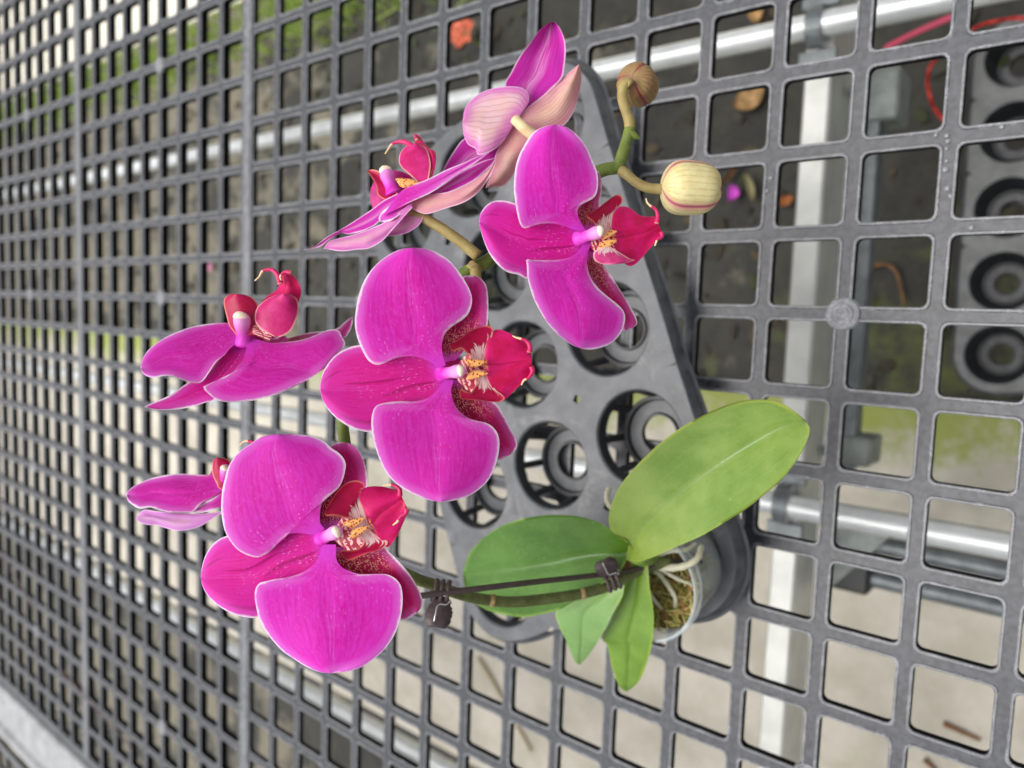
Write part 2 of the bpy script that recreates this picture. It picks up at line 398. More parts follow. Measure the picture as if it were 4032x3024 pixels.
k.col(c); k.l(k.ramp(n1, 0.2, 0.8, 0.30, 0.55), k.b.inputs['Roughness']); k.bump(n2, 0.25, 0.0005); M['lat_top'] = k.m
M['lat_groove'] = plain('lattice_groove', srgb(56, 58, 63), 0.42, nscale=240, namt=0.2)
M['lat_side'] = plain('lattice_side_shaded', srgb(16, 16, 17), 0.7, spec=0.1)  # same plastic as the tops; shade on the hole walls painted near-black
k = NT('tray_plastic').set(rough=0.4, spec=0.5)
o_ = k.obj(); n1 = k.noise(o_, 60, 4, 0.6); n2 = k.noise(o_, 1200, 2)
c = k.mix(k.ramp(n1, 0.3, 0.7), srgb(70, 72, 76), srgb(90, 92, 96)); c = k.mix(k.ramp(n2, 0.62, 0.75, 0, 0.35), c, srgb(148, 148, 150)); c = k.mix(k.ramp(k.noise(o_, 28, 6, 0.75, 0.8), 0.54, 0.66, 0, 0.5), c, srgb(126, 126, 124))
k.col(c); k.bump(n2, 0.15, 0.0004); M['tray'] = k.m
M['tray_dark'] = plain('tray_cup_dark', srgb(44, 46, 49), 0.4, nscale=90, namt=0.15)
M['tray_skirt'] = plain('tray_skirt', srgb(56, 60, 64), 0.38, nscale=80, namt=0.15)
k = NT('galvanised_pipe').set(metal=0.5, rough=0.42)
o_ = k.obj(); n1 = k.noise(o_, 40, 4); k.col(k.mix(k.ramp(n1, 0.3, 0.7), srgb(208, 212, 212), srgb(226, 229, 229))); k.l(k.ramp(n1, 0.2, 0.8, 0.34, 0.5), k.b.inputs['Roughness']); M['pipe'] = k.m
k = NT('aluminium_beam').set(metal=0.55, rough=0.5)
n1 = k.noise(k.obj(), 25, 4); k.col(k.mix(k.ramp(n1, 0.3, 0.7), srgb(188, 190, 186), srgb(206, 207, 202))); M['beam'] = k.m
M['beam_gal'] = plain('galvanised_strut', srgb(112, 118, 120), 0.45, 0.5, nscale=50, namt=0.12)
M['block'] = plain('bracket_grey', srgb(128, 134, 130), 0.55, 0.2, nscale=60, namt=0.1)
M['rubber'] = plain('clamp_black', srgb(34, 36, 38), 0.5)

k = NT('wet_ground').set(rough=0.55, spec=0.4)
o_ = k.obj(); n1 = k.noise(o_, 5, 6, 0.6); n2 = k.noise(o_, 22, 6, 0.65); n3 = k.noise(o_, 9, 4, 0.6, 0.6); n4 = k.noise(o_, 120, 4)
X, Y, Z = k.sep(o_)
c = k.mix(k.ramp(n2, 0.3, 0.7), srgb(24, 24, 18), srgb(48, 46, 35))
c = k.mix(k.ramp(n4, 0.58, 0.78, 0, 0.4), c, srgb(92, 78, 52))
pale = k.math('ADD', n1, k.ramp(X, -0.2, 1.3, -0.17, 0.08, smooth=False))
c = k.mix(k.ramp(k.math('ADD', pale, k.math('MULTIPLY', k.math('SUBTRACT', n2, 0.5), 0.35)), 0.48, 0.62, 0, 0.8), c, srgb(118, 112, 94))
ms = k.math('ADD', n3, k.ramp(k.math('ABSOLUTE', k.math('SUBTRACT', Y, 0.06)), 0.0, 0.35, 0.11, -0.10, smooth=False)); ms = k.math('SUBTRACT', ms, k.ramp(X, -0.45, 0.1, 0.0, 0.16, smooth=False))
c = k.mix(k.ramp(k.math('ADD', ms, k.math('MULTIPLY', n2, 0.2)), 0.64, 0.86, 0, 0.8), c, srgb(88, 96, 34))
k.col(c); k.bump(n2, 0.6, 0.01); M['ground'] = k.m
k = NT('concrete_pale').set(rough=0.85, spec=0.2)
o_ = k.obj(); n1 = k.noise(o_, 12, 5, 0.6); n2 = k.noise(o_, 45, 4, 0.6); X, Y, Z = k.sep(o_)
c = k.mix(k.ramp(n1, 0.3, 0.7), srgb(178, 172, 157), srgb(202, 196, 183)); c = k.mix(k.ramp(n2, 0.55, 0.75, 0, 0.35), c, srgb(172, 164, 142))
ms = k.math('ADD', k.noise(o_, 14, 4, 0.7), k.ramp(Y, 0.12, 0.28, 0.36, -0.14, smooth=False)); ms = k.math('ADD', ms, k.math('MULTIPLY', k.math('SUBTRACT', k.noise(o_, 70, 5, 0.7), 0.5), 0.35))
c = k.mix(k.ramp(ms, 0.5, 0.85, 0, 0.85), c, srgb(140, 152, 58))
k.col(c); k.bump(n2, 0.2, 0.003); M['concrete'] = k.m
M['concrete2'] = plain('walkway_cream', srgb(232, 226, 208), 0.85, spec=0.2, nscale=12, namt=0.06)

# =================================================================== setting
PITCH = 0.05
g = 60.0
tag(new_obj('ground', [(-g, -g, -0.75), (g, -g, -0.75), (g, g, -0.75), (-g, g, -0.75)], [(0, 1, 2, 3)], M['ground'], smooth=False), kind='structure')
m = MB(); m.box((-6, 0.118, -0.78), (9, 1.02, -0.735)); tag(m.build('concrete_path', M['concrete'], smooth=False), kind='structure')
m = MB(); m.box((-6, -3.2, -0.78), (9, -0.86, -0.73)); tag(m.build('walkway', M['concrete2'], smooth=False), kind='structure')
random.seed(5); rng = np.random.default_rng(5)
# litter on the dark ground: flakes of bark, leaf scraps and grit
V = []; F = []; Fm = []
for i in range(1500):
    x = rng.uniform(-1.0, 3.0); y = rng.uniform(-0.70, 0.13)
    L = rng.uniform(.004, .016); W_ = L * rng.uniform(.3, .8); a = rng.uniform(0, 6.28); z = -0.7495 + rng.uniform(0, .004); tl = rng.normal(0, .25, 2)
    b = len(V); ca, sa = math.cos(a), math.sin(a)
    pts = [(-L, 0), (-L * .3, W_), (L * .6, W_ * .7), (L, 0), (L * .4, -W_), (-L * .5, -W_ * .8)]
    for (px_, py_) in pts: V.append((x + px_ * ca - py_ * sa, y + px_ * sa + py_ * ca, z + abs(px_ * tl[0]) + abs(py_ * tl[1]) + .001))
    F.append(tuple(b + q for q in range(6))); Fm.append(int(rng.integers(0, 5)))
lm = [plain('litter_%d' % i, cc, .8) for i, cc in enumerate((srgb(30, 27, 21), srgb(52, 45, 33), srgb(78, 66, 46), srgb(66, 64, 54), srgb(56, 62, 32)))]
tag(new_obj('ground_litter', V, F, lm, None, Fm, smooth=False), 'scattered bark flakes and leaf scraps on the dark ground under the bench', 'litter', kind='stuff')
# grass strip between the dark ground and the walkway
V = []; F = []
for i in range(4200):
    x = rng.uniform(-1.2, 3.4); y = -0.78 + rng.normal(0, 0.055)
    if y < -0.95 or y > -0.665: continue
    a = rng.uniform(0, 6.28); h = rng.uniform(0.02, 0.06); wd = rng.uniform(0.002, 0.005); lx, ly = rng.normal(0, 0.02, 2)
    b = len(V); dx, dy = math.cos(a) * wd, math.sin(a) * wd
    V += [(x - dx, y - dy, -0.75), (x + dx, y + dy, -0.75), (x + lx * .5 + dx * .6, y + ly * .5 + dy * .6, -0.75 + h * .65), (x + lx * .5 - dx * .6, y + ly * .5 - dy * .6, -0.75 + h * .65), (x + lx, y + ly, -0.75 + h)]
    F += [(b, b + 1, b + 2, b + 3), (b + 3, b + 2, b + 4)]
kk = NT('grass_green').set(rough=0.6); kk.col(kk.mix(kk.noise(kk.obj(), 30, 3), srgb(140, 166, 70), srgb(196, 212, 128))); kk.translucent(srgb(150, 185, 60), 0.3)
tag(new_obj('grass_strip', V, F, kk.m, smooth=False), 'short green grass along the far walkway below the bench', 'grass', kind='stuff')

# ---- bench lattice panels
T_LAT = 0.0042
def rsq(half, r, n=4):
    pts = []
    for qx, qy, a0 in ((1, 1, 0), (-1, 1, 90), (-1, -1, 180), (1, -1, 270)):
        for i in range(n):
            a = R_(a0 + 90 * i / (n - 1)); pts.append((qx * (half - r) + r * math.cos(a), qy * (half - r) + r * math.sin(a)))
    return np.array(pts)
A_H = 0.405 * PITCH
def sq_ring():
    h = PITCH / 2; pts = []
    for qx, qy, a0 in ((1, 1, 0), (-1, 1, 90), (-1, -1, 180), (1, -1, 270)):
        for i in range(4):
            f_ = i / 3.0
            # walk around the corner on the square boundary
            s_ = h * 0.62
            c0 = {0: (h, s_), 90: (-s_, h), 180: (-h, -s_), 270: (s_, -h)}[a0]
            c1 = {0: (s_, h), 90: (-h, s_), 180: (-s_, -h), 270: (h, -s_)}[a0]
            cc = (qx * h, qy * h)
            pts.append([c0, cc, cc, c1][i])
    return np.array(pts)
loops = [(rsq(A_H, 0.0036), -T_LAT), (rsq(A_H, 0.0036), -0.0004), (rsq(A_H + 0.0004, 0.0038), 0.0), (rsq(A_H + 0.0014, 0.0042), 0.0), (rsq(A_H + 0.0021, 0.0046), -0.0008), (sq_ring(), -0.0008)]
cellV0 = np.vstack([np.c_[p, np.full(len(p), z)] for p, z in loops]); NL = 16
cellF = []; cellM = []
for li in range(5):
    for i in range(NL):
        j = (i + 1) % NL
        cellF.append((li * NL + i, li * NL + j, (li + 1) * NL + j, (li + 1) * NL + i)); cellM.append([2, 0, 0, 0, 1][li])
cellF = np.array(cellF); 
def lattice(name, d0, nd, l0, nl, label, hub_d, edges=(True, True), T_LAT=0.0060):
    """cells from depth d0 (cell-border coordinate, in pitches) going to +depth"""
    Vs = []; Fs = []; Ms = []; b = 0
    cellV = cellV0.copy(); cellV[:NL, 2] = -T_LAT
    for i in range(nd):
        for j in range(nl):
            c0 = np.array([(d0 + i + .5) * PITCH, (l0 + j + .5) * PITCH, 0])
            Vs.append(cellV + c0); Fs.append(cellF + b); Ms += cellM; b += len(cellV)
    V = np.vstack(Vs); F = [tuple(f) for f in np.vstack(Fs)]
    mb = MB(); mb.v = [tuple(q) for q in V.tolist()]; mb.f = F; mb.m = list(Ms); mb.uv = [(0, 0)] * len(mb.v)
    e = 0.14 * PITCH
    y0, y1 = l0 * PITCH - e, (l0 + nl) * PITCH + e
    x0, x1 = d0 * PITCH, (d0 + nd) * PITCH
    # edge bars (top flush with the rims of the holes)
    def bar(lo, hi):
        mb.add([(lo[0], lo[1], 0), (hi[0], lo[1], 0), (hi[0], hi[1], 0), (lo[0], hi[1], 0), (lo[0], lo[1], -T_LAT), (hi[0], lo[1], -T_LAT), (hi[0], hi[1], -T_LAT), (lo[0], hi[1], -T_LAT)],
               [(0, 1, 2, 3)], 0)
        b = len(mb.v) - 8
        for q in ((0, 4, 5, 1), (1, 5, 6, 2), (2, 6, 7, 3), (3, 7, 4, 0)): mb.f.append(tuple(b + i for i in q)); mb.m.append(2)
    if edges[0]: bar((x0 - e + .0003, y0), (x0 - 0.0001, y1))
    if edges[1]: bar((x1 + 0.0001, y0), (x1 + e - .0003, y1))
    bar((x0, y0), (x1, y0 + e - .0001)); bar((x0, y1 - e + .0001), (x1, y1))
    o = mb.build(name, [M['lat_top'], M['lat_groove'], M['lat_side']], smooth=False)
    tag(o, label, 'bench panel', 'lattice panels of the bench top')
    # moulding bosses: disc with a sunken centre and a raised ring
    for hd in hub_d:
        for hl in range(-18, 16, 6):
            if not (l0 < hl < l0 + nl): continue
            h = MB(); prof = [(0.0103, -0.0038), (0.0103, -0.0002), (0.0098, 0.0004), (0.0088, 0.0004), (0.0080, 0.0001), (0.0066, 0.0001), (0.0060, 0.0006), (0.0044, 0.0006), (0.0034, 0.0), (0.0014, 0.0), (0.0008, 0.0004), (0.0001, 0.0004)]
            n = 24; VV = []
            for r, z in prof:
                for q in range(n): a = 2 * math.pi * q / n; VV.append((hd * PITCH + r * math.cos(a), hl * PITCH + r * math.sin(a), z))
            FF = [(a * n + q, a * n + (q + 1) % n, (a + 1) * n + (q + 1) % n, (a + 1) * n + q) for a in range(len(prof) - 1) for q in range(n)]
            h.add(VV, FF); h.build('boss', M['lat_top'], o)
    return o
WS = 0.28
LL0, LLN = -15, 30
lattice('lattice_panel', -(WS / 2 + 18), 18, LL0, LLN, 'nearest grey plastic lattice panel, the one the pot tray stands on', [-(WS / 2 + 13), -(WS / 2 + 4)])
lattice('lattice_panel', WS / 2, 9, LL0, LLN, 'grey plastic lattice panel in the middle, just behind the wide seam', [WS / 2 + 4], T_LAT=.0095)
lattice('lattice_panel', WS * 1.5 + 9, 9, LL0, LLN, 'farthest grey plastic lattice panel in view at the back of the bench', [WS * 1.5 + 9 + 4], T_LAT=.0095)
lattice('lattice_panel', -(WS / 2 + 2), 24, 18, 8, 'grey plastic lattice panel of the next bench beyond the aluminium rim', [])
# aluminium rim between the benches (a C-shaped profile)
m = MB(); M['rim'] = plain('rim_aluminium', srgb(168, 170, 170), 0.4, 0.5, nscale=30, namt=0.08)
prof = [(0.757, -0.03), (0.757, 0.0065), (0.760, 0.0105), (0.7645, 0.0115), (0.768, 0.0095), (0.7700, 0.0040), (0.790, 0.0030), (0.838, 0.0040), (0.8420, 0.010), (0.8450, 0.0125), (0.852, 0.0125), (0.856, 0.0085), (0.8565, -0.03)]
V = []
for x in (-1.2, 1.9):
    for y, z in prof: V.append((x, y, z))
n = len(prof); m.add(V, [(i, i + 1, n + i + 1, n + i) for i in range(n - 1)])
tag(m.build('bench_rim', M['rim'], smooth=False), 'pale aluminium rim profile running along the bench edge', 'bench rim')

# ---- pipes, beams and brackets under the bench
def pipe(y, z, r, mat, label, x0=-1.6, x1=3.2):
    m = MB(); m.tube([(x0, y, z), ((x0 + x1) / 2, y, z), (x1, y, z)], r, 24)
    return tag(m.build('support_pipe', mat, sharp=40), label, 'pipe', 'pipes under the bench')
pipe(-0.310, -0.35, 0.0132, M['pipe'], 'shiny steel pipe under the bench behind the upper flowers and bud')
pipe(0.2065, -0.35, 0.0132, M['pipe'], 'shiny steel pipe under the bench passing beside the orchid pot')
pipe(0.730, -0.35, 0.0132, M['pipe'], 'shiny steel pipe under the bench nearest the aluminium rim')
pipe(0.262, -0.47, 0.011, M['beam_gal'], 'dull blue-grey rail just below the shiny pipe near the pot', -1.6, -0.585)
pipe(0.303, -0.47, 0.011, M['beam_gal'], 'dull blue-grey rail over pale concrete, farther from the shiny pipe', -1.6, -0.585)
m = MB(); m.cbox((-0.5285, -1.0, -0.437), (-0.4995, 1.1, -0.3645), 0.0025)
m.box((-0.5325, -1.0, -0.4400), (-0.5290, 1.1, -0.4365))
tag(m.build('cross_beam', M['beam'], smooth=False), 'white square aluminium cross beam carrying the pipes under the bench', 'beam')
m = MB(); m.cbox((-0.560, -0.29, -0.475), (-0.545, 0.175, -0.449), 0.002)
tag(m.build('lower_strut', M['beam_gal'], smooth=False), 'narrow blue-grey strut beside the white cross beam between two brackets', 'strut')
for (ya, yb, lab) in ((-0.286, -0.228, 'grey metal bracket on the strut below the upper steel pipe and red cord'), (0.133, 0.168, 'grey metal bracket on the strut beside the tip of the big leaf')):
    root = MB(); root.cbox((-0.578, ya, -0.50), (-0.5335, yb, -0.444), 0.003)
    o = tag(root.build('bracket', M['block'], smooth=False), lab, 'bracket', 'brackets on the lower strut')
    q = MB(); q.tube([(-0.5325, (ya + yb) / 2, -0.42), (-0.5290 - 0.008, (ya + yb) / 2, -0.42)], 0.006, 6); q.build('bolt', M['beam_gal'], o, smooth=False)
for yp, lab in ((-0.310, 'steel clip holding the upper pipe onto the white cross beam'), (0.2065, 'steel clip holding the pipe by the pot onto the white cross beam')):
    m = MB()
    for s_ in (-1, 1):
        m.cbox((-0.534, yp + s_ * 0.030 - 0.008, -0.3635), (-0.494, yp + s_ * 0.030 + 0.008, -0.3585), 0.001)
    P = [(-0.514, yp + 0.0225 * math.cos(a), -0.355 + 0.0205 * math.sin(a)) for a in np.linspace(0, math.pi, 14)]
    VV = []
    for px_, py_, pz_ in P: VV += [(px_ - .008, py_, pz_), (px_ + .008, py_, pz_)]
    m.add(VV, [(2 * i, 2 * i + 1, 2 * i + 3, 2 * i + 2) for i in range(13)])
    tag(m.build('pipe_clip', M['beam_gal'], smooth=False), lab, 'clip', 'clips on the cross beam')
# triangular gusset plate and black rail end by the lower rails
m = MB(); m.add([(-0.5300, 0.225, -0.448), (-0.5300, 0.34, -0.448), (-0.620, 0.225, -0.448), (-0.5300, 0.225, -0.452), (-0.5300, 0.34, -0.452), (-0.620, 0.225, -0.452)], [(0, 1, 2), (3, 5, 4), (0, 3, 4, 1), (1, 4, 5, 2), (2, 5, 3, 0)])
tag(m.build('gusset_plate', M['block'], smooth=False), 'grey triangular gusset plate at the corner of the cross beam', 'plate')
m = MB(); m.cbox((-0.586, 0.246, -0.49), (-0.5335, 0.322, -0.4525), 0.004)
tag(m.build('rail_holder', M['rubber'], smooth=False), 'black plastic holder where the blue-grey rails end', 'holder')

# =================================================================== trays
def cup_tray(name, center, ang, ns, ntt, sp, hole_r, margin, h, z0, label, mats, slots=True, bot_r=0.026, skirt=0.010):
    """round-cup carry tray; s = long axis, t = short axis"""
    es = np.array([math.cos(ang), math.sin(ang)]); et = np.array([es[1], -es[0]])
    root = empty(name); tag(root, label, 'pot tray')
    n = 64; hs = sp / 2
    plate = MB(); skirt_m = MB()
    def tile(i, j):
        free = {'s+': i == ns - 1, 's-': i == 0, 't+': j == ntt - 1, 't-': j == 0}
        c = np.asarray(center) + es * (i - (ns - 1) / 2) * sp + et * (j - (ntt - 1) / 2) * sp
        ring = []; fr = []
        for q in range(n):
            a = 2 * math.pi * (q + .5) / n; u, v = math.cos(a), math.sin(a)
            fs = free['s+'] if u > 0 else free['s-']; ft = free['t+'] if v > 0 else free['t-']
            if fs and ft: rr = margin; isf = True
            else:
                best = 1e9; isf = False
                # neighbour sides
                if not fs and abs(u) > 1e-9:
                    d = hs / abs(u)
                    if d < best: best = d; isf = False
                if not ft and abs(v) > 1e-9:
                    d = hs / abs(v)
                    if d < best: best = d; isf = False
                for (fl, aa, bb) in ((fs, u, v), (ft, v, u)):
                    if fl and abs(aa) > 1e-9:      # scalloped free side: y = margin - k x^2
                        kk_ = (0.006 if aa is u else 0.0004) * (sp / .0794) / hs ** 2
                        A2 = kk_ * bb * bb; B2 = abs(aa)
                        d = (-B2 + math.sqrt(B2 * B2 + 4 * A2 * margin)) / (2 * A2) if A2 > 1e-9 else margin / B2
                        if d < best: best = d; isf = True
                rr = best
            ring.append(c + (es * u + et * v) * rr); fr.append(isf)
        hole = [c + (es * math.cos(2 * math.pi * (q + .5) / n) + et * math.sin(2 * math.pi * (q + .5) / n)) * hole_r for q in range(n)]
        lip = [c + (es * math.cos(2 * math.pi * (q + .5) / n) + et * math.sin(2 * math.pi * (q + .5) / n)) * (hole_r + .0012) for q in range(n)]
        zt = z0 + h
        V = [(*p, zt - .0012) for p in hole] + [(*p, zt) for p in lip] + [(*p, zt) for p in ring]
        F = [(k * n + q, k * n + (q + 1) % n, (k + 1) * n + (q + 1) % n, (k + 1) * n + q) for k in (0, 1) for q in range(n)]
        plate.add(V, F, 0)
        # underside
        V = [(*p, zt - .0022) for p in hole] + [(*p, zt - .0022) for p in ring]
        plate.add(V, [(q, n + q, n + (q + 1) % n, (q + 1) % n) for q in range(n)], 0)
        for q in range(n):
            q2 = (q + 1) % n
            if fr[q] and fr[q2]:
                o1 = ring[q] - c; o1 = o1 / np.linalg.norm(o1); o2 = ring[q2] - c; o2 = o2 / np.linalg.norm(o2)
                V = [(*ring[q], zt), (*ring[q2], zt), (*(ring[q2] + o2 * .002), zt - .002), (*(ring[q] + o1 * .002), zt - .002),
                     (*(ring[q2] + o2 * .0035), zt - skirt), (*(ring[q] + o1 * .0035), zt - skirt), (*(ring[q2] + o2 * .0055), zt - skirt - .001), (*(ring[q] + o1 * .0055), zt - skirt - .001)]
                skirt_m.add(V, [(0, 1, 2, 3), (3, 2, 4, 5), (5, 4, 6, 7)], 0)
        # the cup
        cup = MB()
        prof_ang = [2 * math.pi * (q + .5) / n for q in range(n)]
        def rg(r, z): return [(*(c + (es * math.cos(a) + et * math.sin(a)) * r), z) for a in prof_ang]
        zb = z0 + .0035
        def band(r1, z1, r2, z2, mm=0): cup.add(rg(r1, z1) + rg(r2, z2), [(q, n + q, n + (q + 1) % n, (q + 1) % n) for q in range(n)], mm)
        zc = zt - .009
        rs = lambda z: bot_r + (hole_r - bot_r) * (z - zb) / (zt - zb)
        if slots:
            band(hole_r, zt - .0012, rs(zc), zc); band(rs(zc), zc, rs(zc) + .0018, zc)
            for s_ in range(8):
                w_ = .0026
                a = 2 * math.pi * s_ / 8 + .2
                dirr = es * math.cos(a) + et * math.sin(a); tn = -es * math.sin(a) + et * math.cos(a)
                lo, hi = rs(zb), rs(zc)
                q8 = [c + dirr * lo - tn * w_, c + dirr * lo + tn * w_, c + dirr * (lo + .0022) + tn * w_, c + dirr * (lo + .0022) - tn * w_]
                p8 = [c + dirr * hi - tn * w_, c + dirr * hi + tn * w_, c + dirr * (hi + .0022) + tn * w_, c + dirr * (hi + .0022) - tn * w_]
                cup.add([(*p, zb) for p in q8] + [(*p, zc) for p in p8], [(0, 1, 5, 4), (1, 2, 6, 5), (2, 3, 7, 6), (3, 0, 4, 7)])
        else:
            band(hole_r, zt - .0012, bot_r, zb)
        ri = bot_r * .52
        band(bot_r + .0018, zb - .003, bot_r + .0018, zb + .0045); band(bot_r + .0018, zb + .0045, bot_r - .001, zb + .0045); band(bot_r - .001, zb + .0045, bot_r - .0022, zb + .001)
        band(bot_r - .0022, zb + .001, ri + .002, zb + .001, 1); band(ri + .002, zb + .001, ri + .001, zb + .003); band(ri + .001, zb + .003, ri, zb + .003); band(ri, zb + .003, ri, zb - .002)
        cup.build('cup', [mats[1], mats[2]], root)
        return c
    cs = {}
    for i in range(ns):
        for j in range(ntt): cs[(i, j)] = tile(i, j)
    plate.build('top_plate', mats[0], root, sharp=30)
    skirt_m.build('skirt', mats[2], root, sharp=50)
    return root, cs
s_ang = math.atan2(.0735, -.030)
M['cup_mid'] = plain('tray_cup_floor', srgb(72, 75, 79), 0.4, nscale=90, namt=0.15)
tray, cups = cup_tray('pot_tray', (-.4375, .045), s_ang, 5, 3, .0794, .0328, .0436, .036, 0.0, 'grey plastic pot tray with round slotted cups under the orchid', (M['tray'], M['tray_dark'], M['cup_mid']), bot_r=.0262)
# tray lying on the ground near the camera
M['tray_floor'] = plain('floor_tray_grey', srgb(112, 114, 112), 0.5, nscale=40, namt=0.12)
cup_tray('floor_tray', (-.712, -.16), R_(91), 5, 2, .097, .039, .050, .05, -0.75, 'dusty grey pot tray with round cups lying on the ground', (M['tray_floor'], M['tray_dark'], M['cup_mid']), slots=False, bot_r=.027)
#OBJECTS_BELOW

# materials used only by single pieces
def in_mat():
    k = NT('petal_inside_pale').set(rough=0.55, spec=0.25)
    U, V, _ = k.sep(k.uv()); e = k.attr('edge')
    m = k.math('ABSOLUTE', k.math('SUBTRACT', V, 0.5))
    st = k.noise(k.comb(k.math('MULTIPLY', U, 2.0), k.math('MULTIPLY', V, 26.0)), 1.0, 3)
    c = k.mix(k.ramp(st, 0.3, 0.7), srgb(204, 24, 160), srgb(206, 60, 186))
    pf = k.math('MULTIPLY', k.ramp(m, 0.0, 0.22, 0.75, 0.0), k.ramp(st, 0.35, 0.6))
    c = k.mix(pf, c, srgb(230, 160, 215))
    c = k.mix(k.ramp(e, 0.0001, 0.001, 0.8, 0.0), c, srgb(248, 225, 248))
    k.col(c); k.bump(st, 0.3, 0.0006); k.translucent(c, 0.22); return k.m
M['petal_in'] = in_mat()
M['lip_side'] = lip_mat('lip_side_outer', srgb(186, 4, 92), srgb(214, 48, 132), 0.0, srgb(250, 190, 180))
M['lip_plain'] = lip_mat('lip_plain', srgb(164, 0, 56), srgb(188, 4, 84), 0.0, srgb(246, 150, 130))
k = NT('lip_throat_striped').set(rough=0.45)
U, V, _ = k.sep(k.uv()); fr = k.math('FRACT', k.math('ADD', k.math('MULTIPLY', U, 9.0), k.noise(k.comb(k.math('MULTIPLY', U, 4.0), k.math('MULTIPLY', V, 4.0)), 1.0, 2))); mk = k.noise(k.comb(k.math('MULTIPLY', U, 12.0), k.math('MULTIPLY', V, 9.0)), 1.0, 2); k.col(k.mix(k.math('MAXIMUM', k.ramp(fr, 0.42, 0.52), k.ramp(mk, 0.5, 0.58)), srgb(238, 186, 184), srgb(158, 8, 50))); M['lip_stripe'] = k.m
M['leaf_y_s'] = plain('crown_green', srgb(110, 140, 56), .5, nscale=90)
# =================================================================== orchid
orchid = tag(empty('orchid'), 'magenta moth orchid with seven open flowers, two buds and four green leaves', 'orchid')
seedc = [0]
def xform(x0, y0, s): return lambda P: np.asarray(P, float) / s + np.array([x0, y0])
F1X = xform(1250, 950, 1.58); F2X = xform(750, 1650, 1.58); F3X = xform(1850, 450, 1.7459); F4X = xform(500, 1000, 2.3284)
F5X = xform(450, 1650, 3.318); F67X = xform(1150, 50, 1.659); FBX = xform(2350, 200, 2.371); SRC = xform(0, 0, 1)

SS = lambda x: np.clip(x, 0, 1) ** 2 * (3 - 2 * np.clip(x, 0, 1))
def blade(name, parent, A, B, xf, dfn, front, back, thick=0.0007, nu=46, nv=31, wav=0.0009):
    """a thin curved blade between two edge curves (base -> tip); dfn(px,u,v) gives its distance from the viewer"""
    seedc[0] += 1; rg = np.random.default_rng(100 + seedc[0])
    a = catmull(xf(A), nu); b = catmull(xf(B), nu)
    V01 = np.linspace(0, 1, nv)
    px = a[:, None, :] * (1 - V01)[None, :, None] + b[:, None, :] * V01[None, :, None]
    U = np.repeat(np.linspace(0, 1, nu)[:, None], nv, 1); Vv = np.repeat((V01 * 2 - 1)[None], nu, 0)
    D = dfn(px, U, Vv)
    p1, p2, p3 = rg.uniform(0, 6.28, 3)
    D = D + wav * (np.sin(7 * U + p1) * Vv + 0.8 * np.sin(11 * U + p2) * Vv ** 2 + 0.5 * np.sin(5 * Vv + 4 * U + p3) + 0.35 * np.sin(17 * U + 3 * p1) * np.abs(Vv) ** 3 * np.sign(Vv)) * SS(U * 1.6)
    P = at(px, D)
    dirv = ray(px); dirv /= np.linalg.norm(dirv, axis=-1)[..., None]
    tk = thick * (0.25 + 0.75 * np.clip((1 - np.abs(Vv)) * 4, 0, 1)) * (0.4 + 0.6 * np.clip((1 - U) * 8, 0, 1))
    Q = P + dirv * tk[..., None]
    flat = P.reshape(-1, 3)
    outl = np.vstack([P[:, 0], P[:, -1]])
    ed = np.min(np.linalg.norm(flat[:, None] - outl[None], axis=-1), axis=1)
    n = nu * nv
    verts = np.vstack([flat, Q.reshape(-1, 3)])
    # orientation of the front grid
    e1 = at(a[nu // 2], D[nu // 2, 0]); e2 = at(b[nu // 2], D[nu // 2, -1])
    faces = []; fm = []
    nrm = np.cross(P[nu // 2 + 1, nv // 2] - P[nu // 2, nv // 2], P[nu // 2, nv // 2 + 1] - P[nu // 2, nv // 2])
    flip = nrm @ dirv[nu // 2, nv // 2] > 0
    for i in range(nu - 1):
        for j in range(nv - 1):
            q = (i * nv + j, (i + 1) * nv + j, (i + 1) * nv + j + 1, i * nv + j + 1)
            if i == nu - 2: q = (i * nv + j, (nu - 1) * nv, i * nv + j + 1)
            if flip: q = q[::-1]
            faces.append(q); fm.append(0)
            faces.append(tuple(n + t for t in q[::-1])); fm.append(1)
    border = [i * nv for i in range(nu)] + [i * nv + nv - 1 for i in range(nu - 2, -1, -1)]
    for s_, t_ in zip(border[:-1], border[1:]):
        faces.append((s_, t_, n + t_, n + s_) if not flip else (t_, s_, n + s_, n + t_)); fm.append(0)
    uv = np.tile(np.stack([U, (Vv + 1) / 2], -1).reshape(-1, 2), (2, 1))
    ob = new_obj(name, verts, faces, [front, back], parent, fm, uv, {'edge': np.tile(ed, 2)})
    ob.data.set_sharp_from_angle(angle=R_(55))
    return ob

M['recept'] = plain('receptacle_magenta', srgb(176, 8, 112), .6, nscale=300, namt=.15)
class Plane:
    """tilted plane of a flower; n is its normal seen from the camera (x right, y down, z away)"""
    def __init__(s, c, D, n): s.n = np.array(n, float); s.k = s.n @ np.array([(c[0] - 2016) / FPX * D, (c[1] - 1512) / FPX * D, D])
    def __call__(s, px):
        r = np.stack([(px[..., 0] - 2016) / FPX, (px[..., 1] - 1512) / FPX, np.ones(px.shape[:-1])], -1)
        return s.k / (r @ s.n)
    def f(s, o0=0.0, o1=0.0, o2=0.0, cv=0.0, groove=0.0, edge=0.0):
        return lambda px, U, V: s(px) + o0 + o1 * U + o2 * U * U + cv * V * V * SS(U * 1.3) + groove * np.exp(-(V / 0.12) ** 2) * SS(U * 2.2) * SS((1 - U) * 2.2) + edge * V ** 6 * SS(U * 2)

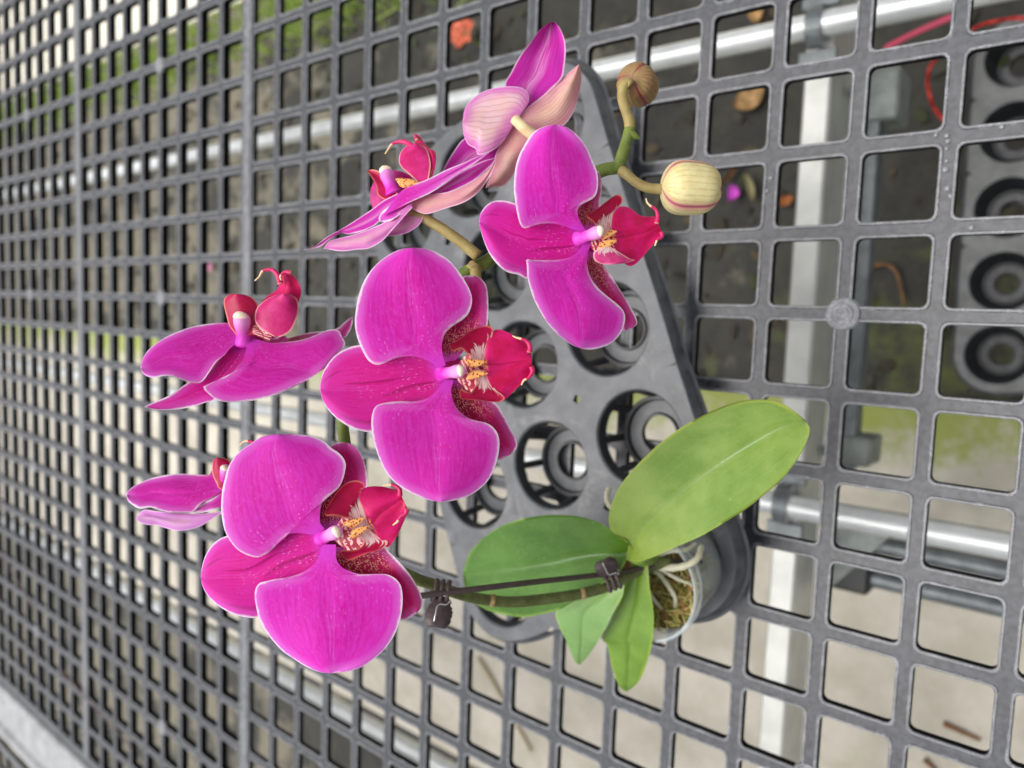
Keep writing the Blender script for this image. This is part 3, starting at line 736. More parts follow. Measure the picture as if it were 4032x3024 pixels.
def rod(parent, name, P, r, mat, n=14, flat=1.0):
    m = MB(); m.tube(P, r, n, flat=flat); return m.build(name, mat, parent)
def column(parent, base, tip, rpx, xf, pl, proj, lean=0.0):
    b = xf(base); t = xf(tip); ds = np.linspace(0, 1, 15)
    px = b[None] * (1 - ds[:, None]) + t[None] * ds[:, None]
    D = pl(px) + 0.003 - (proj + .0035) * ds
    P = at(px, D); D0 = float(pl(px[:1])[0])
    prof = np.array([1.30, 1.14, 1.02, .95, .90, .89, .90, .93, .98, 1.03, 1.05, 1.01, .89, .64, .12])
    r = rpx / FPX * D0 * prof * .88
    V = []; n = 20; cb = at(b, float(pl(b[None])[0]) + .0075); RR = rpx / FPX * D0 * 3.2
    for i in range(6):
        for q in range(n): V.append(cb + (RC[0] * math.cos(2 * math.pi * q / n) + RC[1] * math.sin(2 * math.pi * q / n)) * RR * (i + .02) / 5 + RC[2] * .003 * (i / 5) ** 2)
    new_obj('receptacle', V, [(i * n + q, i * n + (q + 1) % n, (i + 1) * n + (q + 1) % n, (i + 1) * n + q) for i in range(5) for q in range(n)], M['recept'], parent)
    o = rod(parent, 'column', P, r, M['column'], 20)
    # anther cap: a pale ridge across the tip
    R0 = rpx / FPX * D0
    ax = (P[-1] - P[-5]); ax /= np.linalg.norm(ax); side = np.cross(ax, RC[2]); side /= np.linalg.norm(side); up = np.cross(side, ax); up = up if up @ RC[2] < 0 else -up
    c = P[-2] + up * R0 * .30 + ax * R0 * .05
    V = []; n = 16
    for i in range(11):
        th = math.pi * i / 10
        for q in range(n):
            a = 2 * math.pi * q / n
            V.append(c + side * R0 * .78 * math.cos(th) + (ax * math.cos(a) * .42 + up * math.sin(a) * .50) * R0 * math.sin(th) * (1 + .2 * math.cos(th)) - ax * R0 * .18 * math.cos(th) ** 2)
    F = [(i * n + q, i * n + (q + 1) % n, (i + 1) * n + (q + 1) % n, (i + 1) * n + q) for i in range(10) for q in range(n)]
    new_obj('anther_cap', V, F, M['anther'], parent)
    return P
def callus(parent, pts, xf, pl, off, rpx, ang=0.0):
    """warty two-part callus: a wedge that is broad and two-horned towards the column, blunt at the other end"""
    ex = RC[0] * math.cos(ang) + RC[1] * math.sin(ang); ey = -RC[0] * math.sin(ang) + RC[1] * math.cos(ang)
    for kk_, c in enumerate(pts):
        c = xf(c); D = float(pl(c[None])[0]) - off; c3 = at(c, D); r = rpx / FPX * D
        V = []; n = 20; sg = -1 if kk_ == 0 else 1
        for i in range(15):
            t = i / 14; x = -1.5 + 2.9 * t
            hw = .62 * math.sin(math.pi * min(1, .16 + .84 * t)) ** .55 * (1.05 - .35 * t)
            for q in range(n):
                a = 2 * math.pi * q / n; k_ = 1 + .10 * math.sin(3 * a + 5 * t) + (.25 * max(0, math.cos(a) * sg) if t < .25 else 0)
                V.append(c3 + ex * r * (x - (.3 * math.cos(a) * sg if t < .2 else 0)) + (ey * math.cos(a) * 1.0 + RC[2] * math.sin(a) * .8) * r * hw * k_)
        F = [(i * n + q, i * n + (q + 1) % n, (i + 1) * n + (q + 1) % n, (i + 1) * n + q) for i in range(14) for q in range(n)] + [tuple(range(n))[::-1], tuple(14 * n + q for q in range(n))]
        new_obj('callus', V, F, M['callus'], parent)
def tendril(parent, pts, xf, pl, off, r0=0.0011, r1=0.00022, tipc=True):
    px = catmull(xf(pts), 22); D = pl(px) - off
    P = at(px, D); r = np.linspace(r0, r1, 22)
    m = MB(); m.tube(P, r, 8)
    nf = len(m.f)
    for i in range(nf):
        if i // 8 > 13: m.m[i] = 1
    m.build('tendril', [M['lip_mid_t'], M['tendril']], parent)
M['lip_mid_t'] = plain('tendril_crimson', srgb(206, 30, 100), 0.45)

def flower(label, ped_px, ped_D, r, mat=None):
    px = catmull(ped_px, 24); D = np.interp(np.linspace(0, 1, 24), np.linspace(0, 1, len(ped_D)), ped_D)
    P = at(px, D); m = MB(); m.tube(P, np.linspace(r * 1.12, r * .95, 24), 12)
    o = m.build('flower', mat or M['pedicel'], orchid); o['label'] = label
    return o
PF, PB, SF, SL, SB = M['petal'], M['back'], M['sepal'], M['sepal_low'], M['back_warm']
L1_, L2_, LO = M['lip'], M['lip_mid'], M['lip_out']
# lip helper: rim of the side lobes rises towards the viewer
def lobe(parent, A, B, xf, pl, o0, o1, cv=-0.001, front=None, back=None, nu=30, nv=21):
    return blade('lip_lobe', parent, A, B, xf, pl.f(o0, o1, 0, cv), front or L1_, back or LO, 0.0006, nu, nv, 0.0003)

# ---------------- flower 1: the large one in the middle
fl = flower('large open flower in the middle facing the viewer', [(1870, 1060), (1900, 1250), (1965, 1460)], [.333, .325, .298], .0022)
pl = Plane((1965, 1460), .290, (0.12, -0.04, -1)); X = F1X
blade('sepal', fl, [(750, 785), (600, 700), (450, 660), (330, 645), (245, 648), (180, 668), (120, 702), (70, 755), (35, 815), (20, 870), (16, 920)],
      [(830, 900), (720, 985), (580, 1060), (470, 1140), (335, 1185), (270, 1178), (210, 1160), (150, 1125), (100, 1085), (55, 1030), (28, 975), (16, 920)], X, pl.f(.004, .001, .003, .002, .0006), SF, SB)
blade('sepal', fl, [(750, 760), (740, 620), (770, 470), (850, 320), (900, 228), (930, 213), (960, 211)], [(860, 740), (950, 640), (1030, 580), (1056, 525), (1063, 430), (1060, 330), (1045, 265), (1010, 228), (960, 211)], X, pl.f(.005, .002, .002, .001), SL, SB)
blade('sepal', fl, [(770, 850), (780, 980), (860, 1130), (1000, 1260), (1095, 1340), (1122, 1362), (1165, 1348), (1200, 1325)], [(900, 870), (1000, 930), (1100, 1000), (1130, 1030), (1170, 1100), (1210, 1180), (1238, 1240), (1242, 1275), (1225, 1308), (1200, 1325)], X, pl.f(.005, .002, .002, .001), SL, SB)
blade('petal', fl, [(755, 790), (700, 752), (650, 728), (600, 716), (540, 717), (480, 730), (430, 752), (385, 768), (345, 762), (315, 740), (290, 700), (262, 640), (240, 570), (232, 500), (240, 420), (250, 360), (275, 280), (305, 220), (350, 160), (400, 115), (450, 80), (510, 52), (560, 42), (600, 40)],
      [(800, 770), (785, 730), (775, 680), (775, 630), (790, 580), (820, 545), (860, 515), (900, 490), (935, 455), (955, 410), (962, 360), (950, 310), (925, 260), (895, 210), (860, 165), (820, 120), (770, 85), (720, 60), (660, 44), (600, 40)], X, pl.f(.001, -.004, .006, .0020, .0003, .0006), PF, PB, nu=60, nv=45)
blade('petal', fl, [(790, 860), (770, 890), (740, 930), (700, 965), (650, 988), (590, 997), (530, 995), (470, 998), (410, 1008), (365, 1025), (345, 1060), (335, 1120), (340, 1190), (355, 1260), (380, 1340), (415, 1415), (460, 1480), (520, 1530), (580, 1565), (640, 1590), (700, 1612), (770, 1622)],
      [(850, 860), (832, 920), (838, 970), (855, 1020), (885, 1060), (930, 1095), (990, 1115), (1050, 1130), (1090, 1155), (1120, 1195), (1132, 1250), (1128, 1310), (1115, 1370), (1095, 1430), (1060, 1490), (1010, 1540), (950, 1580), (880, 1605), (820, 1618), (770, 1622)], X, pl.f(.001, -.004, .006, .0020, .0003, .0006), PF, PB, nu=60, nv=45)
lobe(fl, [(945, 790), (958, 735), (930, 700), (895, 668), (865, 678), (840, 684), (826, 668), (822, 640)], [(1050, 760), (1055, 690), (1075, 620), (1094, 565), (1085, 535), (1045, 526), (990, 538), (940, 565), (890, 605), (850, 628), (822, 640)], X, pl, -.003, -.008)
lobe(fl, [(960, 800), (990, 870), (970, 915), (950, 942), (920, 932), (895, 918), (882, 940), (887, 980)], [(1050, 800), (1080, 870), (1110, 925), (1150, 955), (1166, 980), (1130, 1000), (1060, 996), (980, 988), (930, 984), (887, 980)], X, pl, -.003, -.008)
blade('lip_midlobe', fl, [(1035, 745), (1042, 690), (1052, 625), (1075, 575), (1105, 550), (1150, 553), (1200, 575), (1250, 605), (1290, 630), (1322, 660), (1328, 700), (1312, 725), (1285, 741)],
      [(1040, 790), (1058, 850), (1080, 900), (1110, 950), (1150, 985), (1175, 978), (1210, 945), (1245, 910), (1285, 872), (1320, 835), (1337, 800), (1325, 762), (1285, 741)], X, pl.f(-.0055, -.003, .003, .0020, .0009), L2_, LO, .0008, 34, 29)
tendril(fl, [(1318, 690), (1322, 660), (1305, 625), (1270, 607), (1240, 600), (1214, 588)], X, pl, .0065)
tendril(fl, [(1330, 780), (1338, 810), (1312, 850), (1285, 865), (1268, 895)], X, pl, .0060)
callus(fl, [(992, 757), (1002, 826)], X, pl, .0078, 27, -.06)
blade('lip_throat', fl, [(850, 820), (890, 745), (960, 690), (1080, 700)], [(860, 850), (930, 925), (1000, 935), (1095, 880), (1080, 700)], X, pl.f(.001, -.005), M['lip_stripe'], L1_, nu=24, nv=19)
column(fl, (770, 825), (912, 803), 29, X, pl, .011)

# ---------------- flower 2: lower left
fl = flower('large open flower at the lower left, beside the dark clip', [(1480, 2050), (1420, 2070), (1330, 2090)], [.345, .33, .308], .0022)
pl = Plane((1330, 2090), .300, (0.05, -0.10, -1)); X = F2X
blade('sepal', fl, [(810, 690), (650, 640), (500, 640), (340, 690), (215, 730), (160, 760), (115, 810), (85, 870), (68, 940), (64, 985)],
      [(870, 860), (760, 980), (590, 1080), (480, 1190), (408, 1235), (340, 1232), (270, 1215), (200, 1180), (140, 1135), (95, 1080), (72, 1030), (64, 985)], X, pl.f(.004, .001, .003, .002, .0006), SF, SB)
blade('sepal', fl, [(790, 700), (770, 520), (800, 350), (845, 230), (868, 170), (910, 148), (960, 143)], [(900, 680), (980, 560), (1060, 480), (1100, 420), (1100, 370), (1090, 300), (1075, 250), (1050, 200), (1010, 160), (960, 143)], X, pl.f(.005, .002, .002, .001), SL, SB)
blade('sepal', fl, [(850, 790), (880, 930), (1000, 1060), (1150, 1150), (1265, 1220), (1308, 1255), (1360, 1240), (1400, 1215)], [(960, 800), (1080, 800), (1200, 795), (1235, 825), (1300, 890), (1360, 960), (1410, 1040), (1440, 1110), (1440, 1165), (1400, 1215)], X, pl.f(.005, .002, .002, .001), SL, SB)
blade('petal', fl, [(805, 720), (760, 720), (710, 712), (660, 708), (610, 718), (570, 740), (540, 770), (510, 810), (470, 840), (420, 860), (370, 852), (320, 830), (280, 800), (245, 755), (215, 700), (200, 640), (192, 580), (192, 520), (198, 440), (215, 370), (235, 300), (270, 240), (320, 190), (380, 150), (430, 115), (500, 98), (560, 92)],
      [(835, 680), (808, 650), (805, 600), (810, 550), (825, 510), (860, 475), (900, 450), (930, 415), (950, 370), (962, 320), (966, 280), (950, 240), (915, 205), (875, 180), (840, 145), (790, 118), (730, 102), (650, 95), (560, 92)], X, pl.f(.001, -.004, .006, .0020, .0003, .0006), PF, PB, nu=60, nv=45)
blade('petal', fl, [(815, 780), (805, 850), (770, 900), (720, 940), (670, 965), (600, 985), (530, 995), (470, 1010), (430, 1020), (405, 1055), (400, 1110), (408, 1160), (420, 1220), (450, 1290), (490, 1350), (530, 1400), (580, 1450), (640, 1490), (700, 1530), (760, 1560), (820, 1578), (880, 1582)],
      [(905, 780), (905, 850), (915, 890), (945, 925), (990, 945), (1040, 962), (1100, 965), (1170, 963), (1220, 966), (1265, 985), (1300, 1020), (1315, 1060), (1320, 1120), (1315, 1190), (1300, 1260), (1275, 1330), (1240, 1390), (1190, 1450), (1130, 1500), (1070, 1540), (1000, 1565), (940, 1575), (880, 1582)], X, pl.f(.001, -.004, .006, .0020, .0003, .0006), PF, PB, nu=60, nv=45)
lobe(fl, [(985, 690), (1000, 635), (950, 612), (890, 600), (850, 604), (833, 590)], [(1110, 660), (1090, 590), (1065, 530), (1050, 480), (1060, 440), (1085, 412), (1060, 388), (1020, 382), (970, 398), (920, 440), (880, 500), (850, 550), (833, 590)], X, pl, -.003, -.008)
lobe(fl, [(990, 700), (1070, 760), (1055, 800), (1000, 815), (940, 815), (932, 822), (950, 850)], [(1110, 680), (1155, 722), (1190, 735), (1225, 758), (1222, 785), (1160, 818), (1100, 835), (1040, 860), (980, 880), (950, 850)], X, pl, -.003, -.008)
blade('lip_midlobe', fl, [(1095, 620), (1075, 555), (1052, 500), (1050, 460), (1080, 430), (1130, 418), (1200, 420), (1250, 432), (1290, 440), (1302, 470), (1290, 500), (1270, 508)],
      [(1135, 680), (1165, 730), (1200, 770), (1215, 798), (1240, 790), (1270, 750), (1305, 690), (1335, 620), (1350, 575), (1340, 535), (1310, 510), (1270, 508)], X, pl.f(-.0055, -.003, .003, .0020, .0009), L2_, LO, .0008, 34, 29)
tendril(fl, [(1302, 480), (1302, 440), (1275, 415), (1235, 408), (1196, 413)], X, pl, .0065)
tendril(fl, [(1345, 560), (1340, 585), (1310, 605), (1285, 640), (1258, 660)], X, pl, .0105)
callus(fl, [(1030, 640), (1055, 692)], X, pl, .0078, 27, -.38)
blade('lip_throat', fl, [(880, 720), (940, 620), (1020, 560), (1150, 600)], [(900, 760), (990, 820), (1100, 805), (1195, 740), (1150, 600)], X, pl.f(.001, -.005), M['lip_stripe'], L1_, nu=24, nv=19)
column(fl, (815, 742), (930, 692), 30, X, pl, .011)

# ---------------- flower 3: upper right
fl = flower('open flower at the upper right with its lip towards the yellow bud', [(2180, 840), (2220, 900), (2300, 935)], [.345, .335, .315], .0022)
pl = Plane((2300, 935), .305, (0.26, 0.02, -1)); X = F3X
blade('sepal', fl, [(740, 800), (620, 740), (500, 690), (400, 640), (318, 615), (270, 600), (220, 592), (160, 598), (110, 630), (75, 680), (62, 740)],
      [(810, 940), (680, 1020), (540, 1060), (440, 1100), (390, 1130), (335, 1103), (270, 1090), (220, 1060), (170, 1010), (130, 950), (100, 880), (75, 800), (62, 740)], X, pl.f(.004, .001, .003, .002, .0006), SF, SB)
blade('sepal', fl, [(730, 800), (710, 650), (770, 530), (850, 440), (880, 385), (890, 392)], [(840, 790), (890, 690), (898, 610), (907, 530), (906, 460), (890, 392)], X, pl.f(.005, .002, .002, .001), SL, SB)
blade('sepal', fl, [(780, 930), (780, 1080), (850, 1220), (950, 1360), (1030, 1450), (1058, 1490), (1100, 1475)], [(860, 950), (920, 1040), (960, 1090), (1010, 1170), (1060, 1250), (1110, 1330), (1145, 1400), (1150, 1440), (1130, 1462), (1100, 1475)], X, pl.f(.005, .002, .002, .001), SL, SB)
blade('petal', fl, [(755, 805), (720, 795), (680, 780), (620, 760), (560, 750), (500, 752), (440, 765), (385, 783), (358, 775), (340, 740), (325, 680), (312, 600), (303, 520), (305, 440), (315, 360), (335, 290), (365, 230), (400, 170), (440, 120), (490, 92), (540, 75), (590, 70)],
      [(800, 800), (765, 750), (742, 690), (745, 650), (770, 620), (810, 600), (850, 575), (872, 540), (882, 480), (880, 430), (870, 380), (845, 320), (820, 260), (785, 200), (745, 150), (700, 110), (650, 82), (590, 70)], X, pl.f(.001, -.004, .005, .0020, .0003, .0006), PF, PB, nu=60, nv=45)
blade('petal', fl, [(780, 880), (755, 930), (720, 965), (660, 990), (600, 1000), (530, 1003), (470, 1002), (420, 1002), (388, 996), (392, 1040), (395, 1110), (410, 1180), (440, 1270), (480, 1350), (530, 1430), (590, 1500), (650, 1550), (710, 1590), (770, 1612)],
      [(840, 880), (815, 940), (806, 1000), (812, 1060), (830, 1120), (870, 1180), (920, 1230), (970, 1270), (1020, 1310), (1055, 1350), (1068, 1390), (1062, 1440), (1045, 1490), (1010, 1540), (960, 1580), (900, 1605), (830, 1618), (770, 1612)], X, pl.f(.001, -.004, .005, .0020, .0003, .0006), PF, PB, nu=60, nv=45)
lobe(fl, [(880, 800), (850, 745), (820, 720), (798, 695)], [(985, 810), (985, 700), (1005, 650), (1040, 620), (1050, 580), (1035, 556), (1000, 556), (950, 590), (900, 630), (850, 668), (798, 695)], X, pl, -.003, -.008)
blade('lip_midlobe', fl, [(975, 800), (975, 740), (990, 680), (1020, 640), (1060, 633), (1110, 650), (1160, 690), (1215, 705), (1260, 700), (1285, 715), (1280, 760), (1262, 785)],
      [(985, 890), (1010, 950), (1045, 1010), (1090, 1042), (1130, 1035), (1180, 990), (1230, 930), (1275, 880), (1310, 840), (1322, 815), (1300, 795), (1262, 785)], X, pl.f(-.0055, -.003, .003, .0020, .0009), L2_, LO, .0008, 34, 29)
lobe(fl, [(940, 900), (880, 928), (858, 940), (848, 965), (855, 1000), (885, 1022), (940, 1033), (1000, 1030)], [(960, 905), (1000, 932), (1050, 962), (1100, 992), (1136, 1002), (1110, 1012), (1060, 1025), (1000, 1030)], X, pl, -.008, -.004, .002, LO, L1_)
tendril(fl, [(1284, 750), (1292, 700), (1278, 655), (1240, 628), (1218, 605), (1211, 577)], X, pl, .0060)
tendril(fl, [(1318, 810), (1320, 840), (1290, 860), (1280, 880), (1272, 906)], X, pl, .0060)
callus(fl, [(952, 822), (950, 888)], X, pl, .0078, 26, -.3)
blade('lip_throat', fl, [(830, 890), (850, 800), (880, 760), (1015, 770)], [(840, 930), (890, 965), (960, 955), (1025, 900), (1015, 770)], X, pl.f(.001, -.005), M['lip_stripe'], L1_, nu=24, nv=19)
column(fl, (745, 858), (922, 797), 29, X, pl, .011)

# ---------------- flower 4: left, tilted upwards
fl = flower('open flower at the far left tilted so its lip stands up', [(1420, 1400), (1290, 1430), (1150, 1400), (970, 1345)], [.345, .345, .345, .340], .0021)
pl = Plane((955, 1340), .335, (0.05, -0.72, -0.70)); X = F4X
blade('sepal', fl, [(1400, 800), (1650, 725), (1895, 692), (2000, 620), (2068, 572)], [(1450, 850), (1750, 830), (1975, 775), (2035, 720), (2068, 640), (2068, 572)], X, pl.f(.004, .004), SL, SB)
blade('sepal', fl, [(1200, 800), (1330, 775), (1400, 758), (1440, 748)], [(1250, 830), (1400, 825), (1480, 802), (1470, 765), (1440, 748)], X, pl.f(.004), SL, SB)
blade('sepal', fl, [(1000, 810), (900, 900), (800, 1010), (700, 1100), (560, 1180), (450, 1255), (380, 1300), (280, 1345), (200, 1380), (160, 1402)],
      [(1100, 820), (1090, 920), (1040, 1020), (960, 1120), (880, 1230), (800, 1335), (720, 1362), (620, 1395), (500, 1420), (380, 1430), (270, 1428), (160, 1402)], X, pl.f(.004, .003, 0, .0005), SF, SB)
blade('petal', fl, [(1040, 760), (970, 650), (935, 634), (850, 632), (750, 640), (650, 655), (560, 678), (470, 710), (390, 745), (310, 790), (240, 840), (180, 900), (140, 970), (125, 1040)],
      [(1040, 800), (950, 860), (900, 920), (850, 960), (810, 1000), (770, 1060), (730, 1120), (700, 1160), (660, 1182), (600, 1180), (540, 1165), (470, 1140), (410, 1120), (330, 1120), (250, 1135), (180, 1120), (140, 1085), (125, 1040)], X, pl.f(0, 0, .002, .001, .0006), PF, PB)
blade('petal', fl, [(1080, 780), (1095, 850), (1080, 930), (1050, 1000), (1000, 1060), (930, 1110), (850, 1150), (780, 1185), (695, 1220), (720, 1255), (780, 1310), (840, 1345), (930, 1360), (1050, 1355), (1180, 1340), (1300, 1310), (1420, 1270), (1550, 1210), (1650, 1160), (1750, 1090)],
      [(1160, 770), (1250, 800), (1340, 815), (1450, 808), (1560, 795), (1660, 770), (1750, 735), (1830, 700), (1900, 692), (1950, 710), (1970, 760), (2000, 810), (1990, 860), (1940, 930), (1850, 1020), (1750, 1090)], X, pl.f(-.001, -.001, .002, .001, .0006), PF, PB)
plv = Plane((955, 1340), .333, (0.0, -0.10, -1))
blade('lip_midlobe', fl, [(1200, 640), (1215, 470), (1290, 385), (1370, 330), (1400, 260), (1410, 195), (1460, 155)], [(1480, 640), (1570, 450), (1598, 340), (1570, 260), (1530, 200), (1500, 165), (1460, 155)], X, plv.f(.001, 0, 0, .003), L2_, LO)
lobe(fl, [(1005, 750), (960, 690), (935, 655), (915, 580), (895, 500), (888, 440), (905, 395), (950, 368), (1010, 365)], [(1190, 740), (1195, 600), (1205, 480), (1165, 415), (1100, 378), (1010, 365)], X, plv, -.002, -.003, .003, M['lip_plain'])
lobe(fl, [(1340, 755), (1280, 720), (1220, 680), (1180, 630), (1172, 570), (1190, 500), (1230, 450), (1300, 405), (1370, 375), (1430, 365)], [(1400, 762), (1460, 735), (1510, 690), (1545, 620), (1570, 540), (1572, 470), (1555, 410), (1500, 375), (1430, 365)], X, plv, -.004, -.004, .004, M['lip_side'], M['lip_plain'])
blade('lip_lobe', fl, [(1150, 730), (1160, 660), (1210, 650)], [(1300, 800), (1330, 740), (1300, 700), (1210, 650)], X, plv.f(-.003), M['lip_stripe'], L1_, nu=20, nv=15)
tendril(fl, [(1405, 270), (1385, 200), (1340, 150), (1290, 143), (1240, 160), (1215, 205), (1170, 247)], X, plv, .0005, .0014)
tendril(fl, [(1500, 170), (1450, 165), (1415, 190), (1405, 215), (1416, 242)], X, plv, .003)
column(fl, (1080, 815), (1045, 535), 36, X, plv, .006)

# ---------------- flower 5: half hidden behind flower 2
fl = flower('half hidden flower behind the lower left bloom, its petals pointing left', [(1250, 2000), (1050, 1980), (880, 1940)], [.352, .352, .35], .0021)
pl = Plane((880, 1925), .345, (-0.05, -0.75, -0.66)); X = F5X; plv = Plane((880, 1900), .345, (0, -.1, -1))
blade('petal', fl, [(1450, 1130), (1250, 1200), (1150, 1225), (1080, 1227), (1020, 1222)], [(1450, 930), (1300, 1030), (1180, 1090), (1080, 1160), (1020, 1222)], X, pl.f(-.001), PF, PB)
blade('petal', fl, [(1420, 900), (1320, 742), (1180, 730), (1060, 725), (900, 715), (750, 722), (600, 745), (450, 785), (340, 835), (250, 880), (190, 930), (155, 980)], [(1420, 930), (1330, 985), (1250, 1040), (1150, 1095), (1080, 1155), (1020, 1222), (850, 1224), (700, 1215), (580, 1185), (480, 1155), (420, 1160), (330, 1172), (250, 1130), (180, 1070), (155, 980)], X, pl.f(0, 0, 0, .001, .0006), PF, PB)
blade('sepal', fl, [(1450, 1195), (1250, 1225), (1100, 1235), (900, 1230), (700, 1215), (560, 1205), (420, 1185), (370, 1195), (320, 1250), (280, 1305)], [(1450, 1210), (1330, 1275), (1230, 1340), (1130, 1400), (1000, 1440), (850, 1460), (750, 1445), (640, 1415), (560, 1385), (450, 1385), (350, 1355), (280, 1305)], X, plv.f(.002, 0, 0, .002), M['back_pale'], PF)
lobe(fl, [(1420, 930), (1360, 900), (1335, 840), (1300, 770), (1280, 700), (1278, 620), (1295, 540), (1340, 502)], [(1520, 850), (1530, 740), (1540, 640), (1510, 550), (1430, 510), (1340, 502)], X, plv, 0, -.003, .002, M['lip_plain'])
blade('lip_midlobe', fl, [(930, 1950), (900, 1880), (930, 1810), (975, 1770)], [(1060, 1950), (1090, 1860), (1060, 1790), (975, 1770)], SRC, plv.f(.001, 0, 0, .003), L2_, LO)
tendril(fl, [(1010, 1790), (1005, 1750), (985, 1738), (962, 1738), (945, 1752)], SRC, plv, .0005, .0013)
tendril(fl, [(1045, 1780), (1048, 1740), (1032, 1716), (1020, 1718)], SRC, plv, .002, .0012)
column(fl, (1440, 830), (1460, 610), 24, X, plv, .005)

# ---------------- flower 6: seen edge-on, upper middle
X = F67X
fl = flower('flower seen edge-on near the top, on a long tan stalk', list(X([(1215, 1590), (1080, 1480), (930, 1380), (760, 1285)])), [.333, .333, .333, .334], .00235)
plv = Plane((1560, 790), .332, (-0.25, -0.45, -1))
blade('sepal', fl, [(780, 1275), (720, 1340), (650, 1410), (595, 1462)], [(865, 1310), (835, 1380), (760, 1435), (680, 1455), (595, 1462)], X, plv.f(.006, .002), M['back'], PF)
blade('sepal', fl, [(880, 1190), (1000, 1100), (1130, 1025), (1250, 968), (1328, 950)], [(900, 1230), (1000, 1185), (1100, 1140), (1210, 1080), (1300, 1000), (1328, 950)], X, plv.f(.003, .002), M['petal_in'], PB)
blade('sepal', fl, [(770, 1230), (900, 1190), (1040, 1165), (1150, 1115), (1240, 1060), (1300, 1000), (1328, 952)], [(790, 1285), (850, 1312), (900, 1312), (1000, 1280), (1120, 1240), (1210, 1180), (1280, 1090), (1325, 990), (1328, 952)], X, plv.f(.001, 0, 0, .002), SB, PF)
blade('sepal', fl, [(690, 1180), (600, 1225), (520, 1285), (430, 1345), (360, 1390), (300, 1425), (220, 1470), (150, 1525), (68, 1552)], [(670, 1270), (560, 1372), (520, 1400), (450, 1430), (370, 1448), (320, 1440), (250, 1480), (180, 1530), (68, 1552)], X, plv.f(0, .001), M['petal_in'], PB)
blade('petal', fl, [(780, 1240), (690, 1310), (600, 1370), (500, 1415), (400, 1450), (300, 1475), (240, 1495), (206, 1540)], [(785, 1275), (720, 1345), (650, 1425), (590, 1490), (500, 1540), (420, 1548), (320, 1558), (206, 1540)], X, plv.f(-.002, 0, 0, .002), M['back'], PF)
blade('petal', fl, [(700, 1240), (640, 1260), (590, 1300), (566, 1340), (575, 1370)], [(780, 1240), (740, 1290), (690, 1330), (630, 1365), (575, 1370)], X, plv.f(-.002), PF, PB)
lobe(fl, [(610, 1225), (560, 1190), (550, 1130), (515, 1070), (490, 1030)], [(690, 1180), (640, 1110), (580, 1045), (530, 1025), (490, 1030)], X, plv, .001, -.001, -.001, M['lip_plain'])
blade('lip_midlobe', fl, [(890, 1085), (885, 960), (850, 890), (805, 850), (795, 798)], [(915, 1075), (938, 990), (935, 910), (890, 880), (850, 830), (820, 795), (795, 798)], X, plv.f(0, 0, 0, .002), L2_, LO)
tendril(fl, [(790, 880), (750, 850), (700, 842), (655, 858), (630, 890), (607, 922)], X, plv, .001, .0015)
tendril(fl, [(815, 830), (800, 800), (803, 812), (808, 822)], X, plv, .001, .0008)
lobe(fl, [(825, 1110), (760, 1050), (715, 1010), (697, 970), (710, 910), (750, 870), (810, 847)], [(890, 1100), (900, 1040), (905, 990), (895, 930), (870, 880), (810, 847)], X, plv, -.002, -.002, .003, M['lip_side'], L1_)
callus(fl, [(765, 1112)], X, plv, .004, 30)
column(fl, (665, 1185), (605, 1015), 32, X, plv, .004)
blade('petal', fl, [(660, 1230), (690, 1185), (760, 1135), (880, 1090), (1000, 1030), (1120, 980), (1210, 940), (1292, 914)], [(590, 1330), (700, 1275), (790, 1230), (900, 1180), (1000, 1120), (1100, 1050), (1200, 985), (1292, 914)], X, plv.f(-.004, 0, 0, .001, .0003), PF, PB)

# ---------------- flower 7: seen from behind, top
fl = flower('flower at the top seen from behind, showing veined peach sepals', list(X([(1640, 850), (1560, 790), (1500, 740), (1455, 695)])), [.345, .345, .344, .346], .0026, M['pedicel_pale'])
pl = Plane((2030, 470), .352, (0.1, -0.1, -1))
blade('petal', fl, [(1450, 640), (1390, 480), (1430, 390), (1490, 280), (1560, 190), (1620, 110), (1690, 60)], [(1560, 650), (1680, 510), (1760, 430), (1780, 340), (1787, 250), (1780, 180), (1755, 110), (1720, 65), (1690, 60)], X, pl.f(.004, .004, 0, -.003), M['petal_in'], PB)
blade('petal', fl, [(1420, 750), (1220, 790), (1120, 825), (1060, 900), (1010, 980), (975, 1050)], [(1440, 800), (1330, 950), (1200, 1080), (1100, 1130), (1020, 1130), (975, 1050)], X, pl.f(.004, .003), M['petal_in'], PB)
blade('sepal', fl, [(1440, 720), (1400, 800), (1340, 900), (1310, 1000), (1290, 1080), (1262, 1145)], [(1580, 780), (1530, 880), (1480, 980), (1440, 1070), (1380, 1130), (1310, 1140), (1262, 1145)], X, pl.f(.001, 0, .002, .003), M['back_warm'], SF)
blade('sepal', fl, [(1470, 690), (1550, 610), (1640, 540), (1740, 450), (1820, 380), (1875, 335)], [(1480, 710), (1560, 770), (1650, 780), (1740, 755), (1800, 710), (1850, 620), (1880, 500), (1890, 410), (1875, 335)], X, pl.f(0, 0, .002, .004), M['back_warm'], SF)
blade('sepal', fl, [(1470, 680), (1520, 630), (1548, 570), (1535, 520), (1490, 488), (1400, 482), (1310, 495), (1230, 525), (1160, 580), (1125, 640), (1113, 720)], [(1440, 720), (1410, 790), (1370, 850), (1300, 905), (1216, 928), (1200, 890), (1150, 860), (1122, 800), (1113, 720)], X, pl.f(-.001, -.006, .004, .004), M['back'], PF)

